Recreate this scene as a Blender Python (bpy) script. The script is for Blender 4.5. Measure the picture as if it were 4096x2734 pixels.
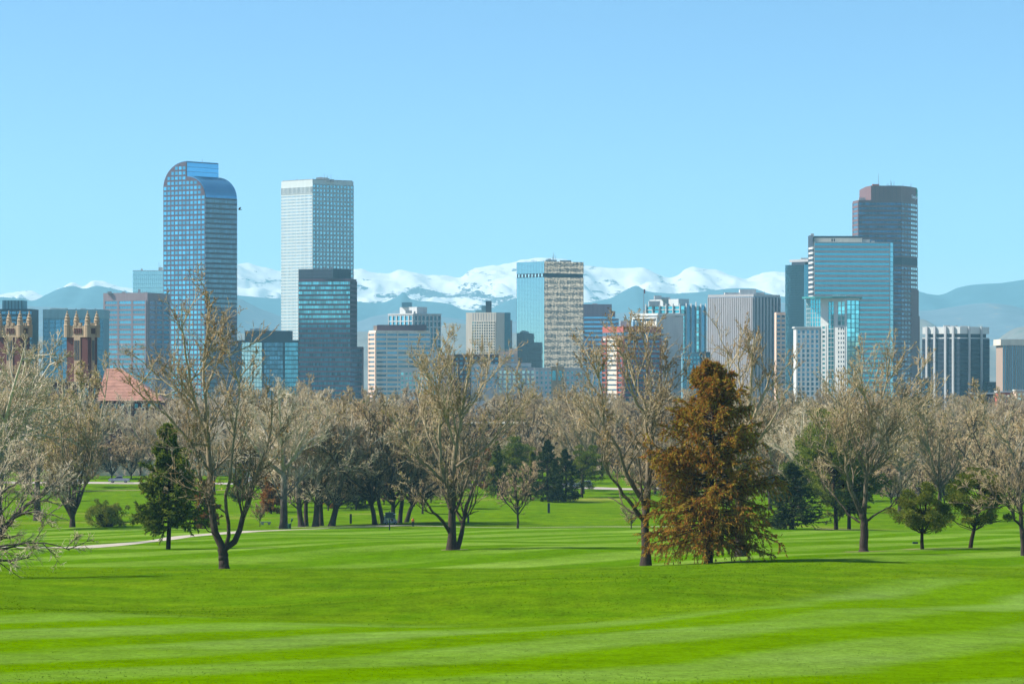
import bpy, math, random
import numpy as np
from mathutils import Vector

# ------------------------------------------------------------------ constants
F, CX, YH, ZC = 14800.0, 2048.0, 1500.0, 40.0      # focal length, centre column and horizon row in photo pixels; eye height
scene = bpy.context.scene
for o in list(bpy.data.objects):
    bpy.data.objects.remove(o)
col = scene.collection

# ------------------------------------------------------------------ camera
cam = bpy.data.cameras.new("camera")
cam.sensor_width = 36.0
cam.lens = 36.0 * F / 4096.0
cam.shift_y = (YH - 1367.0) / 4096.0
cam.clip_start, cam.clip_end = 1.0, 60000.0
camo = bpy.data.objects.new("camera", cam)
camo.location = (0, 0, ZC)
camo.rotation_euler = (math.pi / 2, 0, 0)
col.objects.link(camo)
scene.camera = camo

# ------------------------------------------------------------------ sky, sun, exposure
SUN_EL, SUN_AZ = math.radians(47), math.radians(-88)   # azimuth from +Y (view direction) towards +X: the sun stands at the left
world = bpy.data.worlds.new("World")
scene.world = world
world.use_nodes = True
wn, wl = world.node_tree.nodes, world.node_tree.links
wn.clear()
w_out = wn.new("ShaderNodeOutputWorld")
w_bg = wn.new("ShaderNodeBackground")
w_sky = wn.new("ShaderNodeTexSky")
w_sky.sky_type = 'NISHITA'
w_sky.sun_disc = False
w_sky.sun_elevation = SUN_EL
w_sky.sun_rotation = SUN_AZ
w_sky.altitude = 1600
w_sky.air_density = 1.0
w_sky.dust_density = 1.9
w_sky.ozone_density = 3.0
w_tc = wn.new("ShaderNodeTexCoord")
w_sep = wn.new("ShaderNodeSeparateXYZ")
w_mul = wn.new("ShaderNodeMath"); w_mul.operation = 'MULTIPLY_ADD'
w_mul.inputs[1].default_value = 3.0; w_mul.inputs[2].default_value = 0.0
w_max = wn.new("ShaderNodeMath"); w_max.operation = 'MAXIMUM'; w_max.inputs[1].default_value = 0.02
w_com = wn.new("ShaderNodeCombineXYZ")
w_nrm = wn.new("ShaderNodeVectorMath"); w_nrm.operation = 'NORMALIZE'
w_hsv = wn.new("ShaderNodeHueSaturation"); w_hsv.inputs['Saturation'].default_value = 1.10
w_hsv.inputs['Hue'].default_value = 0.494
wl.new(w_tc.outputs['Generated'], w_sep.inputs[0])
wl.new(w_sep.outputs[2], w_mul.inputs[0]); wl.new(w_mul.outputs[0], w_max.inputs[0])
wl.new(w_sep.outputs[0], w_com.inputs[0]); wl.new(w_sep.outputs[1], w_com.inputs[1]); wl.new(w_max.outputs[0], w_com.inputs[2])
wl.new(w_com.outputs[0], w_nrm.inputs[0]); wl.new(w_nrm.outputs[0], w_sky.inputs[0])
wl.new(w_sky.outputs[0], w_hsv.inputs['Color']); wl.new(w_hsv.outputs[0], w_bg.inputs[0])
w_bg.inputs[1].default_value = 0.125
wl.new(w_bg.outputs[0], w_out.inputs[0])

sun = bpy.data.lights.new("sun", 'SUN')
sun.energy, sun.angle, sun.color = 4.8, math.radians(0.53), (1.0, 0.95, 0.87)
suno = bpy.data.objects.new("sun", sun)
sv = Vector((math.sin(SUN_AZ) * math.cos(SUN_EL), math.cos(SUN_AZ) * math.cos(SUN_EL), math.sin(SUN_EL)))
suno.rotation_euler = (-sv).to_track_quat('-Z', 'Y').to_euler()
suno.location = (0, 0, 300)
col.objects.link(suno)

scene.render.engine = 'CYCLES'
vs = scene.view_settings
vs.view_transform, vs.look, vs.gamma, vs.exposure = 'Standard', 'None', 1.0, 0.85
vs.use_curve_mapping = False
scene.cycles.volume_bounces = 0
scene.cycles.max_bounces = 5

# ------------------------------------------------------------------ helpers: objects and labels
def link(o, parent=None):
    col.objects.link(o)
    if parent is not None:
        o.parent = parent
    return o

def tag(o, label=None, cat=None, group=None, kind=None):
    if label: o['label'] = label
    if cat: o['category'] = cat
    if group: o['group'] = group
    if kind: o['kind'] = kind
    return o

def thing(name, label, cat, loc=(0, 0, 0), rz=0.0, group=None):
    o = bpy.data.objects.new(name, None)
    o.empty_display_size = 0.1
    o.location = loc; o.rotation_euler = (0, 0, rz)
    link(o)
    return tag(o, label, cat, group)

def meshobj(name, me, parent=None, loc=(0, 0, 0), rz=0.0):
    o = bpy.data.objects.new(name, me)
    o.location = loc; o.rotation_euler = (0, 0, rz)
    return link(o, parent)

def np_mesh(name, V, T=None, Q=None, mat=None, smooth=False):
    """mesh from arrays: V (n,3), T (m,3) triangles, Q (k,4) quads"""
    me = bpy.data.meshes.new(name)
    V = np.asarray(V, dtype=np.float32)
    T = np.zeros((0, 3), np.int32) if T is None else np.asarray(T, np.int32).reshape(-1, 3)
    Q = np.zeros((0, 4), np.int32) if Q is None else np.asarray(Q, np.int32).reshape(-1, 4)
    me.vertices.add(len(V)); me.vertices.foreach_set("co", V.ravel())
    loops = np.concatenate([T.ravel(), Q.ravel()])
    tot = np.concatenate([np.full(len(T), 3, np.int32), np.full(len(Q), 4, np.int32)])
    start = np.concatenate([[0], np.cumsum(tot)[:-1]]).astype(np.int32) if len(tot) else tot
    me.loops.add(len(loops)); me.loops.foreach_set("vertex_index", loops.astype(np.int32))
    me.polygons.add(len(tot)); me.polygons.foreach_set("loop_start", start); me.polygons.foreach_set("loop_total", tot)
    if smooth:
        me.polygons.foreach_set("use_smooth", np.ones(len(tot), bool))
    me.update(calc_edges=True)
    if mat: me.materials.append(mat)
    return me

class MB:
    """collects boxes, prisms and tubes for ONE mesh"""
    def __init__(s): s.v = []; s.f = []
    def prism(s, poly, z0, z1, top=None):
        n = len(poly); k = len(s.v); top = top or poly
        s.v += [(p[0], p[1], z0) for p in poly] + [(p[0], p[1], z1) for p in top]
        s.f.append(tuple(k + i for i in range(n))[::-1]); s.f.append(tuple(k + n + i for i in range(n)))
        for i in range(n):
            j = (i + 1) % n
            s.f.append((k + i, k + j, k + n + j, k + n + i))
        return s
    def box(s, x0, x1, y0, y1, z0, z1):
        return s.prism([(x0, y0), (x1, y0), (x1, y1), (x0, y1)], z0, z1)
    def fbox(s, p0, p1, u0, u1, z0, z1, n0, n1):
        dx, dy = p1[0] - p0[0], p1[1] - p0[1]; L = math.hypot(dx, dy); dx /= L; dy /= L
        nx, ny = dy, -dx
        q = lambda u, n: (p0[0] + dx * u + nx * n, p0[1] + dy * u + ny * n)
        return s.prism([q(u0, n1), q(u1, n1), q(u1, n0), q(u0, n0)], z0, z1)
    def tube(s, pts, rad, sides=8, cap=True):
        pts = [Vector(p) for p in pts]; k0 = len(s.v); n = len(pts)
        for i, p in enumerate(pts):
            d = (pts[min(i + 1, n - 1)] - pts[max(i - 1, 0)]).normalized()
            a = d.orthogonal().normalized() if abs(d.z) < .9 else Vector((1, 0, 0))
            a = (a - d * a.dot(d)).normalized(); b = d.cross(a)
            r = rad[i] if hasattr(rad, '__len__') else rad
            for j in range(sides):
                t = 2 * math.pi * j / sides
                s.v.append(tuple(p + (a * math.cos(t) + b * math.sin(t)) * r))
        for i in range(n - 1):
            for j in range(sides):
                j2 = (j + 1) % sides
                s.f.append((k0 + i * sides + j, k0 + i * sides + j2, k0 + (i + 1) * sides + j2, k0 + (i + 1) * sides + j))
        if cap:
            s.f.append(tuple(k0 + j for j in range(sides))[::-1]); s.f.append(tuple(k0 + (n - 1) * sides + j for j in range(sides)))
        return s
    def extrude_x(s, prof, x0, x1):
        """profile in (y,z), extruded along x"""
        n = len(prof); k = len(s.v)
        s.v += [(x0, p[0], p[1]) for p in prof] + [(x1, p[0], p[1]) for p in prof]
        s.f.append(tuple(k + i for i in range(n))[::-1]); s.f.append(tuple(k + n + i for i in range(n)))
        for i in range(n):
            j = (i + 1) % n
            s.f.append((k + i, k + j, k + n + j, k + n + i))
        return s
    def mesh(s, name, mat, smooth=False):
        me = bpy.data.meshes.new(name)
        me.from_pydata(s.v, [], s.f)
        me.update()
        if smooth: me.polygons.foreach_set("use_smooth", [True] * len(me.polygons))
        me.materials.append(mat)
        return me
    def build(s, name, mat, parent=None, smooth=False, loc=(0, 0, 0), rz=0.0):
        return meshobj(name, s.mesh(name, mat, smooth), parent, loc, rz)

# ------------------------------------------------------------------ helpers: materials
def mat_new(name):
    m = bpy.data.materials.new(name); m.use_nodes = True
    nt = m.node_tree
    return m, nt.nodes, nt.links, nt.nodes['Principled BSDF']

def ramp(n, fac, stops, l, interp='LINEAR'):
    r = n.new("ShaderNodeValToRGB"); cr = r.color_ramp; cr.interpolation = interp
    while len(cr.elements) < len(stops): cr.elements.new(0.5)
    for e, (p, c) in zip(cr.elements, stops):
        e.position = p; e.color = (*c, 1) if len(c) == 3 else c
    l.new(fac, r.inputs[0])
    return r

def noise(n, l, vec, scale, detail=3.0, rough=0.55, dist=0.0):
    t = n.new("ShaderNodeTexNoise"); t.inputs['Scale'].default_value = scale
    t.inputs['Detail'].default_value = detail; t.inputs['Roughness'].default_value = rough; t.inputs['Distortion'].default_value = dist
    if vec is not None: l.new(vec, t.inputs['Vector'])
    return t

def mixc(n, l, fac, a, b, mode='MIX'):
    m = n.new("ShaderNodeMix"); m.data_type = 'RGBA'; m.blend_type = mode
    for sock, val in ((m.inputs[0], fac), (m.inputs[6], a), (m.inputs[7], b)):
        if hasattr(val, 'is_linked') or hasattr(val, 'links'): l.new(val, sock)
        elif isinstance(val, (int, float)): sock.default_value = val
        else: sock.default_value = (*val, 1)
    return m.outputs[2]

def math_n(n, l, op, a, b=0.0, c=0.0):
    m = n.new("ShaderNodeMath"); m.operation = op
    for i, v in enumerate((a, b, c)):
        if isinstance(v, (int, float)): m.inputs[i].default_value = v
        else: l.new(v, m.inputs[i])
    return m.outputs[0]

def mat_plain(name, c, rough=0.7, var=0.15, scale=0.5, metallic=0.0, spec=0.3):
    """one colour with uneven weathering"""
    m, n, l, b = mat_new(name)
    g = n.new("ShaderNodeNewGeometry")
    t = noise(n, l, g.outputs['Position'], scale, 4)
    lo = tuple(x * (1 - var) for x in c); hi = tuple(min(1, x * (1 + var)) for x in c)
    r = ramp(n, t.outputs[0], [(0.3, lo), (0.7, hi)], l)
    l.new(r.outputs[0], b.inputs['Base Color'])
    b.inputs['Roughness'].default_value = rough; b.inputs['Metallic'].default_value = metallic
    b.inputs['Specular IOR Level'].default_value = spec
    return m

def mat_wall(name, c, var=0.10, rough=0.8):
    """facade cladding: panel to panel difference and faint vertical streaks"""
    m, n, l, b = mat_new(name)
    g = n.new("ShaderNodeNewGeometry")
    mp = n.new("ShaderNodeMapping"); mp.inputs['Scale'].default_value = (0.5, 0.5, 0.06)
    l.new(g.outputs['Position'], mp.inputs[0])
    t = noise(n, l, mp.outputs[0], 1.0, 4)
    lo = tuple(x * (1 - var) for x in c); hi = tuple(min(1, x * (1 + var)) for x in c)
    r = ramp(n, t.outputs[0], [(0.3, lo), (0.7, hi)], l)
    rnd = math_n(n, l, 'MULTIPLY_ADD', g.outputs['Random Per Island'], 0.16, 0.92)
    mul = n.new("ShaderNodeVectorMath"); mul.operation = 'SCALE'
    l.new(r.outputs[0], mul.inputs[0]); l.new(rnd, mul.inputs['Scale'])
    l.new(mul.outputs[0], b.inputs['Base Color'])
    b.inputs['Roughness'].default_value = rough; b.inputs['Specular IOR Level'].default_value = 0.25
    return m

def mat_glass(name, c, metallic=0.75, rough=0.07, var=0.5, wave=0.0, wscale=0.3):
    """coated window glass: reflects sky and neighbours; each pane a little different (blinds, tilt)"""
    m, n, l, b = mat_new(name)
    g = n.new("ShaderNodeNewGeometry"); oi = n.new("ShaderNodeObjectInfo")
    s = math_n(n, l, 'ADD', g.outputs['Random Per Island'], oi.outputs['Random'])
    s = math_n(n, l, 'FRACT', s)
    lo = tuple(x * (1 - var) for x in c); hi = tuple(min(1, x * (1 + var)) for x in c)
    r = ramp(n, s, [(0.0, lo), (0.5, c), (1.0, hi)], l)
    l.new(r.outputs[0], b.inputs['Base Color'])
    b.inputs['Metallic'].default_value = metallic; b.inputs['Roughness'].default_value = rough
    if wave > 0:
        t = noise(n, l, g.outputs['Position'], wscale, 3, 0.5)
        bp = n.new("ShaderNodeBump"); bp.inputs['Strength'].default_value = 1.0; bp.inputs['Distance'].default_value = wave
        l.new(t.outputs[0], bp.inputs['Height']); l.new(bp.outputs[0], b.inputs['Normal'])
    return m

# ------------------------------------------------------------------ terrain
def vnoise(x, y, seed):
    r = np.random.RandomState(seed).rand(256, 256)
    xi, yi = np.floor(x).astype(int), np.floor(y).astype(int)
    u, v = x - xi, y - yi
    u, v = u*u*(3-2*u), v*v*(3-2*v)
    g = lambda a, b: r[(xi + a) % 256, (yi + b) % 256]
    return (g(0,0)*(1-u) + g(1,0)*u)*(1-v) + (g(0,1)*(1-u) + g(1,1)*u)*v
def fbm(x, y, seed, oc=5, ridged=False):
    s, a, t = 0, 1.0, 0
    for k in range(oc):
        q = vnoise(x * 2**k, y * 2**k, seed + k)
        if ridged: q = 1 - abs(2*q - 1)
        s = s + a * q; t += a; a *= 0.5
    return s / t
def pchip(x, y, xq):
    x = np.asarray(x, float); y = np.asarray(y, float)
    h = np.diff(x); dl = np.diff(y) / h; m = np.zeros_like(y)
    m[0], m[-1] = dl[0], dl[-1]
    for i in range(1, len(x) - 1):
        if dl[i - 1] * dl[i] > 0:
            w1, w2 = 2 * h[i] + h[i - 1], h[i] + 2 * h[i - 1]
            m[i] = (w1 + w2) / (w1 / dl[i - 1] + w2 / dl[i])
    i = np.clip(np.searchsorted(x, xq) - 1, 0, len(x) - 2)
    t = (xq - x[i]) / h[i]; t = np.clip(t, 0, 1)
    return ((2*t**3 - 3*t**2 + 1) * y[i] + (t**3 - 2*t**2 + t) * h[i] * m[i] + (-2*t**3 + 3*t**2) * y[i+1] + (t**3 - t**2) * h[i] * m[i+1])

D_L = [-200, 0, 60, 90, 120, 160, 200, 225, 250, 290, 318, 332, 346, 370, 410, 470, 540, 640, 660, 720, 800, 880, 940, 960, 990, 1100, 1500, 2500, 3600, 9000, 27000]
Z_L = [3, 3.2, 5.6, 7.6, 9.5, 11.4, 13.3, 14.4, 15.0, 16.0, 16.75, 17.2, 18.0, 18.7, 19.3, 21.2, 23.6, 26.5, 26.9, 27.9, 28.6, 29.0, 28.3, 28.0, 27.2, 27.0, 27.0, 28.0, 30.0, 32.0, 36.0]
Z_R = [3, 3.2, 5.6, 7.6, 9.5, 11.4, 13.3, 14.4, 15.3, 16.3, 16.8, 17.0, 17.2, 17.9, 19.3, 21.2, 23.6, 26.5, 26.9, 27.9, 28.6, 29.0, 28.3, 28.0, 27.2, 27.0, 27.0, 28.0, 30.0, 32.0, 36.0]
def sstep(a, b, x):
    t = np.clip((x - a) / (b - a), 0, 1); return t * t * (3 - 2 * t)
def ground(x, y):
    x = np.asarray(x, float); y = np.asarray(y, float)
    w = sstep(8.0, 34.0, x)
    drop = pchip(D_L, Z_L, y) * (1 - w) + pchip(D_L, Z_R, y) * w
    near = sstep(60, 150, y) * (1 - sstep(800, 1000, y))
    und = 0.20 * np.sin(x / 9.0 + y / 31.0 + 1.0) + 0.16 * np.sin(x / 6.1 - y / 19.0 + 2.2) + 0.22 * np.sin(x / 17.0 + y / 53.0)
    bank = 0.95 * np.exp(-((y - 262) / 26.0) ** 2) * np.sin(x / 10.5 + 0.8) + 0.6 * np.exp(-((y - 215) / 20.0) ** 2) * np.sin(x / 8.0 - 0.9)
    return ZC - drop + near * (und * 0.7 + bank)
def hit(px, py):
    ds = np.arange(62.0, 1500.0, 0.5)
    yy = YH + F * (ZC - ground((px - CX) / F * ds, ds)) / ds
    k = np.argmax(yy <= py)
    return float(ds[k])
def at(px, d, py=None):
    x = (px - CX) / F * d
    z = float(ground(x, d)) if py is None else ZC - (py - YH) / F * d
    return (x, d, z)
def spot(px, py):
    return at(px, hit(px, py))

# ================================================================== GROUND
def mat_grass():
    m, n, l, b = mat_new("grass")
    g = n.new("ShaderNodeNewGeometry")
    sep = n.new("ShaderNodeSeparateXYZ"); l.new(g.outputs['Position'], sep.inputs[0])
    X, Y = sep.outputs[0], sep.outputs[1]
    flat = n.new("ShaderNodeCombineXYZ"); l.new(X, flat.inputs[0]); l.new(Y, flat.inputs[1])
    P = flat.outputs[0]
    wob = noise(n, l, P, 0.05, 2).outputs[0]
    wobb = math_n(n, l, 'MULTIPLY_ADD', wob, 26.0, -13.0)
    def stripes(dir_x, period, phase, soft, wamp):
        s = math_n(n, l, 'MULTIPLY_ADD', X, dir_x, Y)
        s = math_n(n, l, 'ADD', s, math_n(n, l, 'MULTIPLY', wobb, wamp))
        s = math_n(n, l, 'MULTIPLY_ADD', s, 2 * math.pi / period, phase)
        s = math_n(n, l, 'SINE', s)
        return math_n(n, l, 'MULTIPLY_ADD', s, soft, 0.5)
    def band(lo, hi, w, curve=False):
        a = n.new("ShaderNodeMapRange"); a.interpolation_type = 'SMOOTHSTEP'
        yv = math_n(n, l, 'ADD', Y, math_n(n, l, 'MULTIPLY', wobb, 0.6))
        if curve:
            cr_ = n.new('ShaderNodeMapRange'); cr_.interpolation_type = 'SMOOTHSTEP'; l.new(X, cr_.inputs[0]); cr_.inputs[1].default_value = 6; cr_.inputs[2].default_value = 36; cr_.inputs[4].default_value = -85
            yv = math_n(n, l, 'ADD', yv, cr_.outputs[0])
        l.new(yv, a.inputs[0]); a.inputs[1].default_value = lo - w; a.inputs[2].default_value = lo + w
        c = n.new("ShaderNodeMapRange"); c.interpolation_type = 'SMOOTHSTEP'
        l.new(yv, c.inputs[0]); c.inputs[1].default_value = hi - w; c.inputs[2].default_value = hi + w
        c.inputs[3].default_value = 1; c.inputs[4].default_value = 0
        return math_n(n, l, 'MULTIPLY', a.outputs[0], c.outputs[0])
    sA = stripes(-3.2, 46.0, 0.9, 1.1, 0.8)
    sB = stripes(-2.2, 44.0, 1.0, 1.3, 0.25)
    dark, light = (0.088, 0.178, 0.0), (0.132, 0.222, 0.032)
    def clampf(v):
        c = n.new("ShaderNodeClamp"); l.new(v, c.inputs[0]); return c.outputs[0]
    big = noise(n, l, P, 0.035, 4, 0.6).outputs[0]
    rough = ramp(n, noise(n, l, P, 0.12, 5, 0.65, 0.5).outputs[0], [(0.3, (0.052, 0.126, 0.0)), (0.7, (0.108, 0.184, 0.002))], l).outputs[0]
    fade = ramp(n, noise(n, l, P, 0.022, 3, 0.55).outputs[0], [(0.30, (.12, .12, .12)), (0.62, (1, 1, 1))], l).outputs[0]
    cA = mixc(n, l, math_n(n, l, 'MULTIPLY', clampf(sA), fade), dark, light)
    cB = mixc(n, l, math_n(n, l, 'MULTIPLY', clampf(sB), fade), (0.068, 0.152, 0.0), (0.145, 0.235, 0.028))
    c = mixc(n, l, band(-500, 212, 9, True), rough, cA)
    c = mixc(n, l, band(333, 640, 4), c, cB)
    # thin, dry and sandy places
    dry = ramp(n, noise(n, l, P, 0.018, 4, 0.6, 0.4).outputs[0], [(0.60, (0, 0, 0)), (0.74, (1, 1, 1))], l).outputs[0]
    far = band(560, 2000, 40)
    dryf = math_n(n, l, 'MULTIPLY', dry, math_n(n, l, 'MULTIPLY_ADD', far, 0.55, 0.12))
    c = mixc(n, l, dryf, c, (0.30, 0.26, 0.07))
    # fine blades and clover: several sizes of speckle
    mp = n.new("ShaderNodeMapping"); mp.inputs['Scale'].default_value = (1.0, 0.35, 1.0); l.new(P, mp.inputs[0])
    f1 = noise(n, l, mp.outputs[0], 3.0, 5, 0.8).outputs[0]
    f2 = noise(n, l, mp.outputs[0], 0.55, 4, 0.6).outputs[0]
    sp = math_n(n, l, 'ADD', math_n(n, l, 'MULTIPLY_ADD', f1, 1.7, -0.85), math_n(n, l, 'MULTIPLY_ADD', f2, 0.9, -0.45))
    sp = math_n(n, l, 'ADD', sp, math_n(n, l, 'MULTIPLY_ADD', big, 0.6, -0.3))
    val = math_n(n, l, 'MAXIMUM', math_n(n, l, 'ADD', sp, 1.0), 0.5)
    sc = n.new("ShaderNodeVectorMath"); sc.operation = 'SCALE'; l.new(c, sc.inputs[0]); l.new(val, sc.inputs['Scale'])
    # beyond the park: lawns, roofs and streets of the far plain
    town = band(1060, 90000, 40)
    tc = ramp(n, noise(n, l, P, 0.01, 6, 0.7).outputs[0], [(0.35, (0.10, 0.09, 0.055)), (0.55, (0.16, 0.14, 0.10)), (0.7, (0.10, 0.13, 0.05))], l).outputs[0]
    c = mixc(n, l, town, sc.outputs[0], tc)
    l.new(c, b.inputs['Base Color'])
    b.inputs['Roughness'].default_value = 1.0; b.inputs['Specular IOR Level'].default_value = 0.0
    bp = n.new("ShaderNodeBump"); bp.inputs['Strength'].default_value = 0.6; bp.inputs['Distance'].default_value = 0.25
    l.new(f1, bp.inputs['Height']); l.new(bp.outputs[0], b.inputs['Normal'])
    return m
M_GRASS = mat_grass()
rows = np.concatenate([np.linspace(-150, 50, 12), np.linspace(56, 420, 180), np.linspace(424, 1120, 150), np.geomspace(1140, 24300, 50)])
tcol = np.linspace(-1, 1, 150)
gx = tcol[None, :] * (90 + 0.30 * np.abs(rows))[:, None]
gy = np.repeat(rows[:, None], len(tcol), 1)
gz = ground(gx, gy)
nr, nc = gx.shape
idx = np.arange(nr * nc).reshape(nr, nc)
quads = np.stack([idx[:-1, :-1], idx[:-1, 1:], idx[1:, 1:], idx[1:, :-1]], -1).reshape(-1, 4)
tag(meshobj('ground', np_mesh('ground', np.stack([gx, gy, gz], -1).reshape(-1, 3), Q=quads, mat=M_GRASS, smooth=True)), kind='structure',
    label='mown green golf course grass with light and dark stripes', cat='ground')

rg = np.random.RandomState(9); N = 80000
td = 84 + (350 - 84) * rg.uniform(0, 1, N) ** 0.85; tX = rg.uniform(-.152, .152, N) * td * 1.0 + rg.uniform(-2, 2, N); tZ = ground(tX, td)
roughz = sstep(203, 221, td - 85 * sstep(6, 36, tX) + 8 * (fbm(tX / 9, td / 9, 4, 3) - .5)) * (1 - sstep(328, 338, td))
th = (0.020 + 0.022 * roughz) * rg.uniform(.5, 1.5, N); tw = th * rg.uniform(.35, .8, N) + .015; ta = rg.uniform(0, 6.283, N); tl = rg.normal(0, 2.6, (N, 2)) * th[:, None]
b0 = np.stack([tX - np.cos(ta) * tw, td - np.sin(ta) * tw, tZ - .01], -1); b1 = np.stack([tX + np.cos(ta) * tw, td + np.sin(ta) * tw, tZ - .01], -1); tp_ = np.stack([tX + tl[:, 0], td + tl[:, 1], tZ + th], -1)
tag(meshobj('grass', np_mesh('grass', np.stack([b0, b1, tp_], 1).reshape(-1, 3), T=np.arange(3 * N).reshape(-1, 3), mat=M_GRASS)), 'short grass blades standing on the near fairway and mound', 'grass', kind='stuff')

def ribbon(name, pts, width, mat, lift, label, cat, n=120, thick=0.0):
    """a path laid on the terrain: pts are (x, y) in metres"""
    pts = np.array(pts, float)
    tt = np.concatenate([[0], np.cumsum(np.hypot(*np.diff(pts, axis=0).T))])
    q = np.linspace(0, tt[-1], n)
    x, y = pchip(tt, pts[:, 0], q), pchip(tt, pts[:, 1], q)
    dx, dy = np.gradient(x), np.gradient(y); L = np.hypot(dx, dy)
    wv = np.interp(q, tt, width) if hasattr(width, '__len__') else np.full(n, width)
    V = []
    for k in np.linspace(-.5, .5, 5):
        xx, yy = x - dy / L * k * wv, y + dx / L * k * wv
        V.append(np.stack([xx, yy, ground(xx, yy) + lift], -1))
    V = np.stack(V, 1).reshape(-1, 3)
    i = np.arange(n * 5).reshape(n, 5)
    Q = np.stack([i[:-1, :-1], i[:-1, 1:], i[1:, 1:], i[1:, :-1]], -1).reshape(-1, 4)
    return tag(meshobj(name, np_mesh(name, V, Q=Q[:, ::-1], mat=mat, smooth=True)), label, cat, kind='structure')
M_PATH = mat_plain("path_concrete", (0.38, 0.325, 0.25), 0.9, 0.2, 0.8)
M_ROAD = mat_plain("road", (0.36, 0.31, 0.27), 0.9, 0.1, 0.3)
M_DIRT = mat_plain("bare_soil", (0.26, 0.185, 0.10), 0.95, 0.35, 1.2)
pp = [spot(a, b)[:2] for a, b in ((-260, 2185), (60, 2188), (330, 2188), (520, 2172), (700, 2150), (900, 2132), (1130, 2119), (1330, 2111))]
pp2 = pp + [at(1500, 655)[:2], at(1620, 662)[:2]]
ribbon('path', pp2, 3.4, M_PATH, 0.03, 'pale cart path curving across the left fairway', 'path', 160)
p3 = [at(px, d)[:2] for px, d in ((1100, 668), (1500, 662), (2000, 655), (2550, 652), (3000, 660))]
ribbon('path', p3, 1.8, M_PATH, 0.03, 'thin pale line of path along the far edge of the fairway', 'path', 120)
p4 = [at(px, d)[:2] for px, d in ((-400, 966), (300, 962), (800, 958), (1300, 956), (1800, 955), (2300, 935), (2520, 925), (2800, 940))]
ribbon('road', p4, 9.0, M_ROAD, 0.05, 'road with parked cars beyond the golf course', 'road', 160)
p5 = [at(px, d)[:2] for px, d in ((-200, 915), (250, 918), (560, 920), (900, 922))]
ribbon('dirt_track', p5, 2.2, M_DIRT, 0.03, 'narrow strip of bare soil below the road bank', 'dirt track', 80)

# ================================================================== MOUNTAINS
def range_mesh(name, prof, d0, front, back, mat, amp, wl, label, seed, nx=400, ny=60, zb=2.0, rough=1.0):
    p = np.array(prof, float)
    px = np.linspace(-500, 4600, nx)
    ridge_px = pchip(p[:, 0], p[:, 1], px)
    ridge = ZC - (ridge_px - YH) / F * d0
    xs = (px - CX) / F * d0
    t = np.concatenate([np.linspace(0, 1, ny - 10), 1 + np.linspace(0.1, 1, 10)])
    ty = np.where(t <= 1, d0 - front * (1 - t), d0 + back * (t - 1))
    gx = np.repeat(xs[None], ny, 0) * (0.9 + 0.1 * (ty / d0))[:, None]; gy = np.repeat(ty[:, None], nx, 1)
    tt = np.where(t <= 1, t, 2 - t)[:, None]
    n1 = fbm(gx / wl, gy / wl * 0.7, seed, 5, True); n2 = fbm(gx / wl * 3, gy / wl * 3, seed + 9, 4)
    shape = np.clip(tt + (n1 - 0.55) * 0.34 * np.sin(np.pi * tt) , 0, 1) ** 1.05
    z = zb + (ridge[None] - zb) * shape + (n2 - 0.5) * amp * np.sin(np.pi * np.clip(tt, 0, 1)) * rough
    z += (fbm(gx / wl * 9, gy / wl * 9, seed + 3, 3) - 0.5) * amp * 0.10 * rough
    z -= (1 - fbm((gx + .35 * gy) / wl * 4.2, gy / wl * 1.3, seed + 21, 4, True)) * amp * 0.55 * rough * np.clip(1.06 - tt, 0, 1) ** .5 * np.clip(tt * 4, 0, 1)
    i = np.arange(nx * ny).reshape(ny, nx)
    Q = np.stack([i[:-1, :-1], i[:-1, 1:], i[1:, 1:], i[1:, :-1]], -1).reshape(-1, 4)
    me = np_mesh(name, np.stack([gx, gy, z], -1).reshape(-1, 3), Q=Q, mat=mat, smooth=True)
    return tag(meshobj(name, me), label, 'mountains', kind='structure')

def mat_mountain(name, rock, snow_lo, snow_hi, snow_bias, spots=(0.3, 0.3, 0.3), spot_at=0.72, sc=0.004, amp=3.0):
    m, n, l, b = mat_new(name)
    g = n.new("ShaderNodeNewGeometry")
    sep = n.new("ShaderNodeSeparateXYZ"); l.new(g.outputs['Position'], sep.inputs[0])
    mp = n.new("ShaderNodeMapping"); mp.inputs['Scale'].default_value = (0.8, 0.3, 2.2); mp.inputs['Rotation'].default_value = (0, 0.42, 0)
    l.new(g.outputs['Position'], mp.inputs[0])
    n1 = noise(n, l, mp.outputs[0], sc, 8, 0.66, 0.6).outputs[0]
    h = n.new("ShaderNodeMapRange"); l.new(sep.outputs[2], h.inputs[0]); h.inputs[1].default_value = snow_lo; h.inputs[2].default_value = snow_hi
    fine = noise(n, l, mp.outputs[0], sc * 5.5, 6, 0.72, 0.4).outputs[0]
    h_ = math_n(n, l, 'ADD', h.outputs[0], math_n(n, l, 'MULTIPLY_ADD', fine, amp * .75, -amp * .375))
    f = math_n(n, l, 'ADD', h_, math_n(n, l, 'MULTIPLY_ADD', n1, amp, -amp / 2 + snow_bias))
    r = ramp(n, f, [(0.44, (0, 0, 0)), (0.56, (1, 1, 1))], l).outputs[0]
    n2 = noise(n, l, g.outputs['Position'], sc * 2.5, 6, 0.7).outputs[0]
    base = ramp(n, n2, [(0.3, tuple(x * 0.7 for x in rock)), (0.6, rock), (spot_at, spots)], l).outputs[0]
    c = mixc(n, l, r, base, (0.68, 0.665, 0.64))
    l.new(c, b.inputs['Base Color']); b.inputs['Roughness'].default_value = 0.9; b.inputs['Specular IOR Level'].default_value = 0.1
    return m
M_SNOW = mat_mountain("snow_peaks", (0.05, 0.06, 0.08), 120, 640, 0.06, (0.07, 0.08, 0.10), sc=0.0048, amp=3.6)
M_FOREST = mat_mountain("forest_ridge", (0.045, 0.10, 0.13), 440, 505, -2.2, (0.08, 0.12, 0.14), 0.8)
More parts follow.
